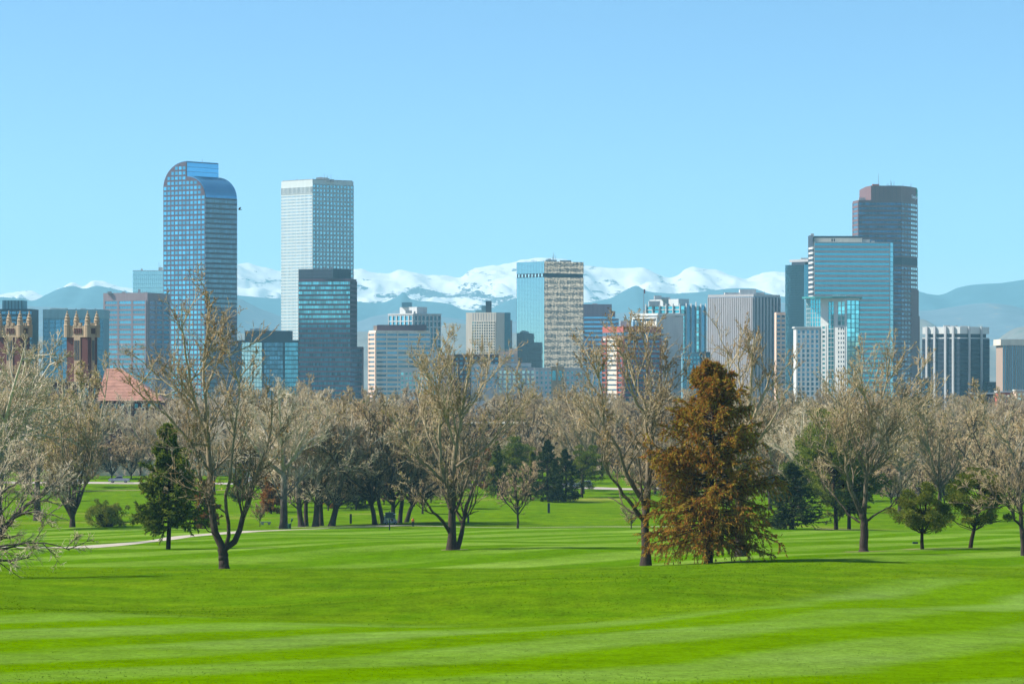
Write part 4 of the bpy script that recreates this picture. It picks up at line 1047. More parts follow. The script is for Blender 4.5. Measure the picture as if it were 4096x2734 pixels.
def smooth_path(p, n, rng, jit=0.0):
    p = np.array([(q[0], q[1], q[2]) for q in p], float)
    tt = np.concatenate([[0], np.cumsum(np.linalg.norm(np.diff(p, axis=0), axis=1))]); q = np.linspace(0, tt[-1], n)
    o = np.stack([pchip(tt, p[:, k], q) for k in range(3)], -1)
    o[1:-1] += rng.normal(0, jit, (n - 2, 3))
    return o, tt[-1]
def concat(parts):
    V, Fq, k = [], [], 0
    for v, f in parts:
        V.append(v); Fq.append(f + k); k += len(v)
    return np.concatenate(V), np.concatenate(Fq)

def bare_tree(name, seed, limbs, n1, n2, n3, n4, L1, bark, twig, bud=None, nbud=0, r4=0.013, ang=0.75, up=0.35, l2=0.48, l3=0.48, l4=0.55, wander=0.12, bsize=0.13, sides=8, upb=0.25):
    """limbs: list of (points, r0, r1, weight). Returns meshes for trunk, branches, twigs, buds"""
    rng = np.random.RandomState(seed); K = 14
    LP, LR, LL_, LW = [], [], [], []
    for pts, r0, r1, w in limbs:
        p, L = smooth_path(pts, K, rng, 0.012 * 1.0 * np.sqrt(max(1.0, 10.0)))
        LP.append(p); LR.append(np.linspace(r0, r1, K) ** 1.0); LL_.append(L); LW.append(w)
    LP, LR, LL_, LW = np.array(LP), np.array(LR), np.array(LL_), np.array(LW, float)
    for i in range(len(LP)):                       # root flare
        if LP[i, 0, 2] < 0.5: LR[i, 0] *= 1.35
    LD = unit(np.gradient(LP, axis=1))
    tv = [tubes(LP, LR, sides)]
    cnt = np.maximum(1, (n1 * LW * LL_ / LL_.max()).astype(int)) * (LW > 0)
    P, D, L, R = spawn(LP, LD, LR, np.full(len(LP), L1), cnt, 0.14, 1.0, ang, 1.0, 0.5, rng, 0.5, 0, upb)
    p1, d1, r1 = grow(P, D, L, np.clip(R, r4 * 4.2, 0.16), 6, wander, up, rng)
    P, D, L2, R = spawn(p1, d1, r1, L, np.full(len(L), n2), .12, 1.0, 0.72, l2, .6, rng, .45, 0, upb * .6)
    p2, d2, r2 = grow(P, D, L2, np.maximum(R, r4 * 2.5), 4, wander * 1.2, up * .8, rng)
    P, D, L3, R = spawn(p2, d2, r2, L2, np.full(len(L2), n3), .1, 1.0, 0.7, l3, .7, rng, .4, .25, upb * .4)
    p3, d3, r3 = grow(P, D, L3, np.full(len(L3), r4 * 1.55), 2, wander * 1.6, up * .5, rng, .6)
    me = [np_mesh('trunk', *[tv[0][0]], Q=tv[0][1], mat=bark, smooth=True)]
    V, Q = concat([tubes(p1, r1, 5), tubes(p2, r2, 3)])
    me.append(np_mesh('branches', V, Q=Q, mat=bark, smooth=True))
    v3, q3 = tubes(p3, r3, 3)
    if n4:
        P, D, L4, R = spawn(p3, d3, r3, L3, np.full(len(L3), n4), .1, 1.0, 0.65, l4, 1.0, rng, .3, .22, .15)
        v4, t4 = cones(P, D, L4, np.full(len(L4), r4), rng)
        me.append(np_mesh('twigs', np.concatenate([v3, v4]), T=t4 + len(v3), Q=q3, mat=twig))
        tips = P + D * L4[:, None] * rng.uniform(.3, 1, len(L4))[:, None]
    else:
        me.append(np_mesh('twigs', v3, Q=q3, mat=twig)); tips = p3[:, -1]
    if bud is not None and nbud:
        k = rng.choice(len(tips), min(nbud, len(tips)), False)
        v, q = leaves(tips[k], bsize, rng, .5); me.append(np_mesh('buds', v, Q=q, mat=bud))
    return me
TREE_PARTS = {'trunk': 'trunk', 'branches': 'branches', 'twigs': 'crown', 'buds': 'buds'}
def plant(meshes, name, label, loc, rz=0.0, scale=1.0, group=None, cat='tree', tilt=0.0):
    t = thing(name, label, cat, loc, rz, group)
    t.scale = (scale, scale, scale) if not hasattr(scale, '__len__') else scale
    t.rotation_euler = (0, tilt, rz)
    for m in meshes:
        nm = m.name.split('.')[0]
        o = meshobj(TREE_PARTS.get(nm, nm), m, t)
        if nm in ('branches', 'twigs', 'buds', 'needles', 'foliage'): o['kind'] = 'stuff'
    return t
def px_limbs(base, d, sc, org, lst, seed=1):
    """limb paths measured in the photo; each gets its own depth swing"""
    s = d / F; rng = random.Random(seed); out = []
    for pts, r0, r1, w, *dep in lst:
        dd = dep[0] if dep else rng.uniform(-4, 4)
        y0 = dep[1] if len(dep) > 1 else 0.0
        q = []
        for i, (a, b_) in enumerate(pts):
            X, Y = org[0] + a * sc, org[1] + b_ * sc
            f = i / (len(pts) - 1)
            q.append(((X - base[0]) * s, y0 + dd * f, max(-0.4, (base[1] - Y) * s)))
        out.append((q, r0, r1, w))
    return out
def vase(rng, H, spread, fork, nl, r0, lean=(0, 0), droop=0.0, trunk_top=0.75):
    """limbs of a generic park tree: short trunk, then ascending limbs"""
    tx, ty = lean
    tr = [(0, 0, -0.4), (tx * .3, ty * .3, fork * .6), (tx, ty, fork), (tx * 1.5 + rng.uniform(-1, 1), ty * 1.5 + rng.uniform(-1, 1), H * .5), (tx * 1.6 + rng.uniform(-1.5, 1.5), ty * 1.6 + rng.uniform(-1.5, 1.5), H * trunk_top)]
    out = [(tr, r0, r0 * .16, 1.0)]
    for i in range(nl):
        a = 2 * math.pi * (i + rng.uniform(-.3, .3)) / nl; sp = spread * rng.uniform(.6, 1.1); h0 = fork * rng.uniform(.8, 1.5); hh = H * rng.uniform(.62, .95)
        x0, y0 = tx * h0 / fork, ty * h0 / fork; ca, sa = math.cos(a), math.sin(a)
        out.append(([(x0, y0, h0), (x0 + ca * sp * .35, y0 + sa * sp * .35, h0 + (hh - h0) * .22), (x0 + ca * sp * .68, y0 + sa * sp * .68, h0 + (hh - h0) * .55), (x0 + ca * sp, y0 + sa * sp, hh - droop * rng.uniform(.5, 1))], r0 * .52, r0 * .10, 1.0))
    return out

# --- the tall many stemmed cottonwood at the left
dA = 336.0; bA = (896, 2256)
limA = px_limbs(bA, dA, 0.734, (500, 1150), [
    ([(540, 1510), (537, 1440), (528, 1395)], .50, .44, 0, 0),
    ([(535, 1400), (490, 1310), (466, 1150), (460, 1000), (452, 820), (432, 600), (425, 450), (440, 220), (468, 60)], .36, .05, 1.0, 1.0),
    ([(452, 830), (415, 690), (385, 600), (352, 420), (330, 250), (318, 60)], .20, .04, 1.0, -2.5),
    ([(545, 1395), (590, 1370), (640, 1240), (690, 1060), (745, 930), (778, 800), (792, 640), (790, 540)], .30, .05, 1.0, 2.0),
    ([(545, 1400), (575, 1290), (556, 1220), (548, 1130), (575, 1000), (592, 850), (612, 700), (632, 540), (640, 420)], .20, .04, .8, -2.0),
    ([(452, 830), (385, 825), (300, 742), (205, 640), (110, 570), (80, 480)], .14, .03, .9, -3.0),
    ([(415, 690), (330, 572), (232, 500), (145, 425), (102, 320)], .12, .03, .9, 2.5),
    ([(430, 560), (480, 430), (520, 320), (560, 200)], .12, .03, .9, 2.0),
    ([(440, 800), (500, 660), (545, 560), (590, 430)], .12, .03, .7, 3.0),
    ([(462, 1050), (400, 1010), (350, 960), (330, 850)], .10, .03, .6, -2.0),
    ([(500, 1330), (450, 1290), (420, 1240), (400, 1150)], .06, .02, .4, -2.0)], 3)
plant(bare_tree('A', 5, limA, 16, 8, 5, 2, 6.4, BARK_D, TW_TAN, BUD_BR, 2600, .016, bsize=.18, up=.55), 'cottonwood_tree', 'tallest bare tree at left, forked dark trunk before the brown tower', at(bA[0], dA))
# --- the twin stemmed cottonwood left of centre
dB = 405.0; bB = (1806, 2199)
limB = px_limbs(bB, dB, 0.542, (1500, 1400), [
    ([(565, 1480), (571, 1250), (566, 1080), (582, 850), (596, 700), (640, 500), (664, 300), (702, 100), (722, -20)], .52, .05, 1.1, 1.0),
    ([(566, 1090), (520, 960), (484, 830), (482, 500), (470, 300), (482, 100), (442, -70)], .26, .04, 1.1, -2.5),
    ([(552, 1350), (502, 1262), (432, 1192), (362, 1092), (292, 1010)], .22, .03, .8, -2),
    ([(598, 1474), (640, 1345), (660, 1222), (690, 1122), (742, 950), (800, 760), (835, 640)], .30, .04, .9, 3),
    ([(668, 1232), (712, 1205), (765, 1188)], .10, .03, .2, 1),
    ([(600, 862), (702, 792), (812, 722), (902, 622), (1002, 502), (1085, 372), (1130, 300)], .20, .03, 1.0, 2),
    ([(566, 1002), (482, 942), (392, 852), (302, 782), (232, 680), (190, 560)], .20, .03, 1.0, -3),
    ([(484, 830), (380, 600), (330, 420), (290, 220)], .16, .03, 1.0, 3),
    ([(590, 700), (540, 520), (560, 300), (600, 90)], .14, .03, .9, -3),
    ([(640, 500), (760, 330), (820, 180), (850, 60)], .13, .03, .9, 3)], 4)
plant(bare_tree('B', 8, limB, 16, 8, 5, 2, 6.8, BARK_D, TW_TAN, BUD_OL, 2600, .018, bsize=.18, up=.6), 'cottonwood_tree', 'bare tree with two stems from one base, left of centre', at(bB[0], dB))
# --- bare tree left of the russet conifer
dC = 338.0; bC = (2583, 2264)
limC = px_limbs(bC, dC, 0.542, (2000, 1400), [
    ([(1075, 1594), (1078, 1400), (1070, 1250), (1090, 1000), (1110, 750), (1130, 560), (1160, 440), (1200, 330), (1260, 120)], .46, .05, 1.1, 1.5),
    ([(1070, 1270), (1000, 1180), (930, 1090), (850, 980), (770, 870), (740, 700)], .22, .03, 1.0, -2),
    ([(1080, 1150), (1000, 1050), (930, 900), (860, 700), (760, 560), (750, 330), (720, 180), (700, 20)], .22, .04, 1.2, -3),
    ([(1110, 760), (1075, 560), (1070, 400), (1010, 280), (960, 120), (930, -60)], .20, .04, 1.1, 2.5),
    ([(1090, 500), (980, 330), (940, 160), (900, 20)], .14, .03, .9, -2),
    ([(1160, 440), (1110, 330), (1090, 150), (1080, -80)], .14, .03, 1.0, 3),
    ([(1060, 1240), (960, 1190), (870, 1120), (800, 1090)], .10, .03, .6, 2),
    ([(860, 700), (700, 600), (580, 520), (500, 470)], .14, .03, .9, 2)], 6)
plant(bare_tree('C', 12, limC, 13, 8, 5, 2, 6.4, BARK_D, TW_TAN, BUD_BR, 2400, .016, bsize=.18, up=.6), 'cottonwood_tree', 'bare tree with curving dark trunk left of the russet conifer', at(bC[0], dC))
# --- rounded bare tree at the right
dD = 405.0; bD = (3457, 2206)
limD = px_limbs(bD, dD, 0.574, (3100, 1400), [
    ([(618, 1408), (622, 1250), (615, 1120)], .50, .40, 0, 0),
    ([(612, 1150), (560, 1050), (510, 940), (490, 800), (490, 640), (470, 480), (450, 300)], .30, .04, 1.1, -2),
    ([(620, 1120), (640, 900), (645, 720), (690, 560), (720, 420), (780, 240), (800, 60)], .28, .04, 1.1, 1),
    ([(640, 900), (560, 660), (530, 480), (560, 240), (570, 110)], .18, .03, 1.0, 3),
    ([(645, 720), (760, 620), (860, 420), (930, 290), (1010, 160)], .18, .03, 1.1, 2),
    ([(690, 560), (650, 400), (600, 280), (570, 120)], .13, .03, .8, -3),
    ([(640, 1190), (690, 1150), (760, 1110), (860, 1060)], .14, .03, .6, -1),
    ([(590, 1200), (520, 1150), (440, 1040), (330, 960)], .12, .03, .7, 2),
    ([(500, 880), (400, 800), (330, 700), (290, 560)], .14, .03, .9, -3),
    ([(640, 880), (780, 760), (880, 640), (950, 540)], .14, .03, .9, -2)], 7)
plant(bare_tree('D', 15, limD, 16, 8, 5, 2, 6.8, BARK_D, TW_TAN, BUD_OL, 1800, .018, bsize=.17, up=.65), 'cottonwood_tree', 'rounded bare tree on bare soil ring, right of the russet conifer', at(bD[0], dD))

# --- bare tree half hidden by the russet conifer
dH = 372.0; bH = (2962, 2253)
limH = px_limbs(bH, dH, 0.574, (2500, 1400), [
    ([(805, 1490), (800, 1350), (800, 1000), (850, 600), (872, 400), (885, 150), (905, -40)], .55, .05, 1.1, 1),
    ([(802, 900), (760, 600), (740, 400), (720, 200), (700, 40)], .22, .04, 1.0, -2), ([(850, 600), (940, 430), (1010, 250), (1060, 120)], .20, .03, 1.0, 2),
    ([(872, 420), (800, 250), (800, 60), (820, -100)], .15, .03, 1.0, 3), ([(820, 780), (950, 640), (1050, 480), (1110, 330)], .18, .03, 1.0, -2), ([(800, 900), (640, 640), (600, 420), (610, 200)], .18, .03, .8, -3)], 9)
plant(bare_tree('H', 21, limH, 12, 8, 5, 2, 6.4, BARK_D, TW_TAN, BUD_BR, 5000, .016, up=.6), 'cottonwood_tree', 'tall bare tree rising right behind the russet conifer', at(bH[0], dH))
# --- silver branches reaching in from the left edge
dE = 300.0; bE = (-150, 2330)
limE = px_limbs(bE, dE, 0.5102, (0, 1500), [
    ([(-300, 1640), (-200, 1480), (-90, 1390), (0, 1290), (90, 1175), (200, 1062), (330, 962), (480, 835)], .34, .04, 1.2, 1),
    ([(-250, 1560), (-160, 1420), (-60, 1390), (160, 1362), (380, 1352), (570, 1405)], .12, .03, .9, -2),
    ([(-90, 1390), (-40, 1100), (0, 960), (130, 880), (230, 700)], .20, .03, 1.1, 2), ([(90, 1175), (260, 1110), (420, 1130), (560, 1170)], .10, .02, .9, -2),
    ([(200, 1062), (330, 1030), (450, 1060), (560, 1080)], .08, .02, .8, 2), ([(-60, 1200), (-20, 900), (60, 700), (120, 520)], .16, .03, 1.0, 0)], 11)
plant(bare_tree('E', 23, limE, 13, 9, 5, 2, 4.0, BARK_S, TW_SIL, None, 0, .011, up=.15, ang=.8), 'willow_tree', 'silvery branches sweeping in low from the left edge', at(bE[0], dE))
# --- pinkish bare tree at the right edge
dR = 372.0; bR = (4096, 2262)
limR = px_limbs(bR, dR, 0.5102, (3500, 1500), [
    ([(1168, 1495), (1155, 1300), (1140, 1100), (1130, 1000), (1150, 800), (1165, 600), (1180, 420)], .28, .04, 1.2, 1),
    ([(1150, 1270), (1092, 1200), (1060, 1130), (932, 1040), (882, 930), (800, 890)], .14, .02, 1.1, -1), ([(1135, 1040), (1060, 900), (960, 820), (900, 790)], .10, .02, .9, 2),
    ([(1140, 900), (1070, 700), (1020, 560), (1000, 420)], .12, .02, 1.0, -2), ([(1150, 800), (1250, 600), (1300, 400)], .12, .02, 1.0, 2), ([(1150, 1100), (1280, 900), (1380, 760)], .12, .02, 1.0, 0)], 12)
plant(bare_tree('R', 25, limR, 16, 9, 5, 2, 4.6, BARK_S, TW_PNK, None, 0, .014, up=.3), 'bare_tree', 'pinkish bare tree cut by the right edge', at(bR[0], dR))

# --- shared shapes for the trees further off
def variant(seed, H, spread, fork, nl, r0, bark, twig, bud, nb, n=(11, 8, 6, 3), L1=5.5, r4=.028, up=.4, droop=0, **k):
    rng = random.Random(seed)
    return bare_tree('v', seed, vase(rng, H, spread, fork, nl, r0, droop=droop), n[0], n[1], n[2], n[3], L1, bark, twig, bud, nb, r4, up=up, sides=7, bsize=.2, **k)
VS1 = variant(41, 27, 10, 7.5, 6, .72, BARK_S, TW_SIL, None, 0, (13, 9, 6, 3), 7.0, .024, .25, 2)
VS2 = variant(42, 25, 8, 9, 5, .55, BARK_S, TW_SIL, BUD_OL, 1500, (12, 9, 6, 3), 6.5, .024, .35, 1)
VT1 = variant(43, 23, 8.5, 5, 7, .45, BARK_D, TW_TAN, BUD_OL, 3000, (11, 8, 6, 3), 6.2, .028, .5)
VT2 = variant(44, 20, 9, 4, 7, .42, BARK_K, TW_TAN, BUD_BR, 1500, (11, 8, 6, 3), 5.6, .030, .3)
VP1 = variant(45, 19, 8, 4.5, 6, .40, BARK_K, TW_PNK, None, 0, (12, 8, 6, 3), 5.4, .030, .3)
VM1 = variant(46, 26, 6.5, 1.2, 9, .40, BARK_D, TW_TAN, BUD_OL, 6000, (11, 8, 6, 3), 5.2, .022, .7)
VSM = variant(47, 12, 4, 2.6, 6, .20, BARK_K, TW_PNK, None, 0, (10, 7, 5, 3), 3.0, .018, .4)

def put(mesh, name, label, px, py=None, d=None, scale=1.0, rz=0.0, tilt=0.0, group=None, cat='tree'):
    loc = spot(px, py) if d is None else at(px, d)
    return plant(mesh, name, label, loc, rz, scale, group, cat, tilt)
put(VM1, 'willow_tree', 'many stemmed tree with yellow green buds at left beyond the cart path', 290, d=640, scale=1.2, rz=.4)
put(VS1, 'silver_tree', 'large silvery bare tree at the left edge before the school towers', -10, d=620, scale=1.36, rz=1.0)
put(VS1, 'silver_tree', 'tall silvery tree at the left edge, highest pale branches there', -50, d=480, scale=1.1, rz=4.2)
put(VS2, 'silver_tree', 'silvery bare tree between the left edge and the stone tower', 150, d=690, scale=1.3, rz=2.4)
put(VS1, 'silver_tree', 'thick trunked silvery tree beside the green ball washer', 1134, d=652, scale=1.08, rz=3.6)
put(VS2, 'silver_tree', 'leaning silvery tree just right of the thick trunk', 1206, d=668, scale=1.02, rz=math.pi, tilt=.10)
put(VT1, 'silver_tree', 'upright dark stem right of the leaning silvery tree', 1224, d=672, scale=1.0, rz=.5)
put(VS2, 'silver_tree', 'silvery tree with ivy brown trunk in the left grove', 1262, d=668, scale=1.08, rz=.2, tilt=.05)
put(VT1, 'silver_tree', 'slim dark stem close behind the brown ivy trunk', 1284, d=676, scale=1.05, rz=2.0)
put(VS2, 'silver_tree', 'tree leaning strongly right in the middle of the grove', 1326, d=670, scale=1.1, rz=.0, tilt=.22)
put(VT2, 'silver_tree', 'dark trunk leaning left, left of the golf cart', 1500, d=672, scale=1.15, rz=math.pi, tilt=.16)
put(VT1, 'silver_tree', 'second dark trunk leaning left beside the golf cart', 1533, d=680, scale=1.0, rz=math.pi, tilt=.20)
put(VT2, 'silver_tree', 'dark trunk directly behind the golf cart', 1572, d=684, scale=1.1, rz=1.0)
put(VT1, 'silver_tree', 'dark trunk leaning right of the golf cart', 1598, d=682, scale=1.0, rz=.1, tilt=.12)
put(VT2, 'silver_tree', 'low forked trunk beside the person in orange', 1626, d=690, scale=1.05, rz=.0, tilt=.30)
put(VSM, 'young_tree', 'small bare tree alone on the fairway in front of the pines', 2072, d=645, scale=1.12, rz=.3)
put(VSM, 'young_tree', 'small bare shrub behind the concrete bench', 1040, d=668, scale=.42, rz=1.3)
put(VSM, 'bare_shrub', 'reddish twiggy bush left of the russet conifer', 2525, d=640, scale=(.55, .55, .38), rz=2.3, cat='shrub')
put(VT2, 'oak_tree', 'dark limbed bare tree rising above the pines near the brick house', 2112, d=960, scale=1.12, rz=.8)
put(VT1, 'oak_tree', 'broad tan tree right of the dark limbed tree', 2330, d=900, scale=1.1, rz=2.8)
put(VT1, 'cottonwood_tree', 'broad tan bare tree behind the two round pines', 3760, d=700, scale=1.12, rz=1.7)
put(VS2, 'cottonwood_tree', 'pale tan bare tree between rounded tree and right pines', 3600, d=760, scale=1.0, rz=.7)
put(VP1, 'cottonwood_tree', 'pinkish bare tree rising behind the right pines', 3960, d=680, scale=1.12, rz=3.1)
put(VS1, 'cottonwood_tree', 'pale bare tree between russet conifer and rounded tree', 3200, d=760, scale=.95, rz=.3)
put(VT1, 'cottonwood_tree', 'tan bare tree crowning behind the dark spruce', 3080, d=780, scale=1.0, rz=2.2)

# --- the bare woodland band below the skyline
rng = random.Random(77)
G1 = 'bare trees of the woodland below the skyline'
kinds = [(VT1, 'tan'), (VT2, 'brown'), (VP1, 'pinkish grey'), (VS1, 'broad silver'), (VS2, 'slender silver')]
MARKS = [(170, 'the left edge block'), (413, 'the stone school tower'), (650, 'the taupe office'), (950, 'the curved top tower'), (1190, 'the dark glass building'), (1450, 'the white tower'), (1770, 'the beige banded office'), (2060, 'the cream grid tower'), (2340, 'the mirror tower'), (2650, 'the red topped block'), (2830, 'the teal apartment tower'), (3130, 'the ribbed concrete tower'), (3450, 'the turquoise apartment tower'), (3680, 'the tall right tower'), (3960, 'the white capped tower'), (9999, 'the cream capped block')]
ROWS = ['nearest', 'second', 'third', 'fourth', 'fifth', 'farthest']
for ring, (d0, d1, n) in enumerate(((890, 945, 24), (985, 1060, 42), (1090, 1220, 42), (1260, 1500, 42), (1560, 1900, 40), (2000, 2300, 34))):
    for i in range(n):
        px = -160 + 4420 * (i + rng.uniform(-.35, .35) + .5) / n
        d = rng.uniform(d0, d1)
        if 360 < px < 640 and d > 1150: continue
        if 170 < px < 440 and 1150 < d < 1400: continue
        if 1830 < px < 2110 and 1000 < d < 1100: continue
        if ring == 0 and (420 < px < 620 or 900 < px < 1060 or 2380 < px < 2560): continue
        wts = [4, 3, 3, 3, 2] if px < 1500 else [5, 3, 4, 1, 2]
        me, lab = rng.choices(kinds, wts)[0]
        H = {id(VT1): 23, id(VT2): 20, id(VP1): 19, id(VS1): 27, id(VS2): 25}[id(me)]
        want = (15 + rng.uniform(-2.5, 3.5)) if ring == 0 else (18 + rng.uniform(-2.5, 3.5)) if ring == 1 else (20.5 + rng.uniform(-2.5, 4)) if ring < 4 else (16 + rng.uniform(-2, 4))
        if px < 1450 and ring < 3: want += 3
        mk = next(m_ for lim, m_ in MARKS if px < lim)
        size = 'low ' if want < 16 else 'tall ' if want > 22 else ''
        plant(me, 'woodland_tree', 'bare %s%s tree, %s woodland row below %s' % (size, lab, ROWS[ring], mk), at(px, d), rng.uniform(0, 6.28), want / H, G1)

VLB = variant(48, 11, 5.0, .8, 9, .18, BARK_K, TW_PNK, BUD_BR, 1500, (10, 7, 6, 3), 3.6, .022, .3)
G2 = 'low thicket trees at the edge of the woodland'
for i in range(58):
    px = -120 + 4340 * (i + rng.uniform(-.4, .4) + .5) / 58; d = rng.uniform(800, 985)
    if (330 < px < 640 or 820 < px < 1060 or 1930 < px < 2520) and d < 975: d = rng.uniform(978, 1000)
    if 1060 < px < 1800: d = rng.uniform(740, 900)
    sc = rng.uniform(.7, 1.25); mk = next(m_ for lim, m_ in MARKS if px < lim)
    plant(VLB if i % 3 else VT2, 'thicket_tree', '%s bushy bare tree, woodland foot below %s' % ('small' if sc < .85 else 'wide' if sc > 1.1 else 'low', mk), at(px, d), rng.uniform(0, 6.28), sc * (1 if i % 3 else .6), G2)

for i in range(34):
    px = (1050 + 800 * (i + .5 + rng.uniform(-.4, .4)) / 16) if i < 16 else (2560 + 1600 * (i - 16 + .5 + rng.uniform(-.4, .4)) / 18); d = rng.uniform(770, 880)
    sc = rng.uniform(.65, 1.05); mk = next(m_ for lim, m_ in MARKS if px < lim)
    plant(VLB if i % 4 else VSM, 'thicket_tree', '%s twiggy thicket, far lawn edge below %s' % ('small' if sc < .8 else 'broad' if sc > .95 else 'round', mk), at(px, d), rng.uniform(0, 6.28), sc, G2)

# --- tangled undergrowth filling the foot of the woodland
ru = np.random.RandomState(5); N = 42000
ux_ = ru.uniform(-160, 4260, N); ud = ru.uniform(985, 1140, N); uX = (ux_ - CX) / F * ud
keep = ~((ux_ > 1840) & (ux_ < 2100) & (ud < 1060)); uX, ud = uX[keep], ud[keep]; N = len(uX)
hh = 1.5 + 6.5 * fbm(uX / 14, ud / 14, 3, 3) ** 2
uz = ground(uX, ud) + ru.uniform(0, 1, N) * hh
uD = ru.normal(0, .55, (N, 3)); uD[:, 2] = np.abs(uD[:, 2]) + .5
v, t = cones(np.stack([uX, ud, uz], -1), unit(uD), ru.uniform(.8, 2.2, N), ru.uniform(.02, .05, N), ru)
tag(meshobj('undergrowth', np_mesh('undergrowth', v, T=t, mat=mat_twig("twigs_undergrowth", (0.16, 0.11, 0.06), (0.33, 0.24, 0.15), (0.50, 0.40, 0.28), 0.03))), 'tangled brown undergrowth at the foot of the woodland', 'undergrowth', kind='stuff')

# ------------------------------------------------------------------ conifers
ND_RUS = mat_twig("needles_russet", (0.15, 0.055, 0.014), (0.42, 0.155, 0.028), (0.32, 0.26, 0.028), 0.55, trans=.35)
ND_RUS2 = mat_twig("needles_olive_russet", (0.36, 0.135, 0.02), (0.27, 0.215, 0.024), (0.40, 0.33, 0.04), 0.7, trans=.35)
ND_GRN = mat_twig("needles_green", (0.05, 0.08, 0.012), (0.135, 0.18, 0.022), (0.27, 0.28, 0.04), 0.7, trans=.4)
ND_DRK = mat_twig("needles_dark", (0.016, 0.03, 0.012), (0.045, 0.07, 0.02), (0.11, 0.125, 0.026), 0.6, trans=.25)
ND_LIT = mat_twig("needles_bright", (0.04, 0.07, 0.010), (0.105, 0.14, 0.016), (0.22, 0.22, 0.03), 0.6, trans=.3)
BARK_C = mat_bark("bark_conifer", (0.045, 0.028, 0.02), (0.09, 0.06, 0.045), 20)
def conifer(seed, H, R, t0, nb, prof, mat, nn, size, droop=(-.35, .15), up=.35, r0=.4, mat2=None, nside=8, sag=.5, ragged=.22):
    rng = np.random.RandomState(seed)
    zt = np.linspace(0, 1, 12)
    tp = np.stack([0.012 * H * np.sin(zt * 5 + seed), 0.012 * H * np.cos(zt * 4 + seed), zt * H - .4 * (zt == 0)], -1)[None]
    tv, tq = tubes(tp, (r0 * (1 - zt) + .03)[None], 8)
    t = t0 + (1 - t0) * rng.uniform(0, 1, nb) ** 1.1
    az = rng.uniform(0, 2 * np.pi, nb)
    lump = 1 + ragged * np.sin(az * 3 + t * 23 + seed) + ragged * .7 * np.sin(az * 5 - t * 41)
    L = R * np.interp(t, [p[0] for p in prof], [p[1] for p in prof]) * lump * rng.uniform(.72, 1.12, nb)
    el = np.interp(t, [t0, 1], droop) + rng.normal(0, .08, nb)
    D = np.stack([np.cos(az) * np.cos(el), np.sin(az) * np.cos(el), np.sin(el)], -1)
    P = np.stack([np.interp(t, zt, tp[0, :, 0]), np.interp(t, zt, tp[0, :, 1]), t * H], -1)
    p1, d1, r1 = grow(P, D, L, .03 + .05 * L / R, 6, .06, up, rng)
    P2, D2, L2, R2 = spawn(p1, d1, r1, L, np.full(nb, nside), .22, 1.0, .85, .36, .5, rng, .55, .25)
    D2[:, 2] -= sag * .3; D2 = unit(D2)
    p2, d2, r2 = grow(P2, D2, L2, np.full(len(L2), .015), 3, .1, -sag, rng)
    V, Q = concat([tubes(p1, r1, 4), tubes(p2, r2, 3)])
    me = [np_mesh('trunk', tv, Q=tq, mat=BARK_C, smooth=True), np_mesh('branches', V, Q=Q, mat=BARK_C)]
    allp = np.concatenate([p2.reshape(-1, 4, 3)[:, 0:4].reshape(len(p2), 4, 3)])
    k = rng.choice(len(p2), nn); f = rng.uniform(0, 3, nn); i = np.minimum(f.astype(int), 2); w = (f - i)[:, None]
    NP = p2[k, i] * (1 - w) + p2[k, i + 1] * w; NDr = d2[k, i]
    k1 = rng.choice(len(p1), nn // 3); f1 = rng.uniform(2.5, 6, nn // 3); i1 = np.minimum(f1.astype(int), 5); w1 = (f1 - i1)[:, None]
    NP = np.concatenate([NP, p1[k1, i1] * (1 - w1) + p1[k1, i1 + 1] * w1]); NDr = np.concatenate([NDr, d1[k1, i1]])
    NDr = NDr + np.array([0, 0, -.25])
    if mat2 is None:
        v, q = leaves(NP, size, rng, .32, NDr); me.append(np_mesh('needles', v, Q=q, mat=mat))
    else:
        h = len(NP) // 2
        pick = rng.rand(len(NP)) < .6
        v, q = leaves(NP[pick], size, rng, .22, NDr[pick]); me.append(np_mesh('needles', v, Q=q, mat=mat))
        v, q = leaves(NP[~pick], size, rng, .22, NDr[~pick]); me.append(np_mesh('needles', v, Q=q, mat=mat2))
    return me
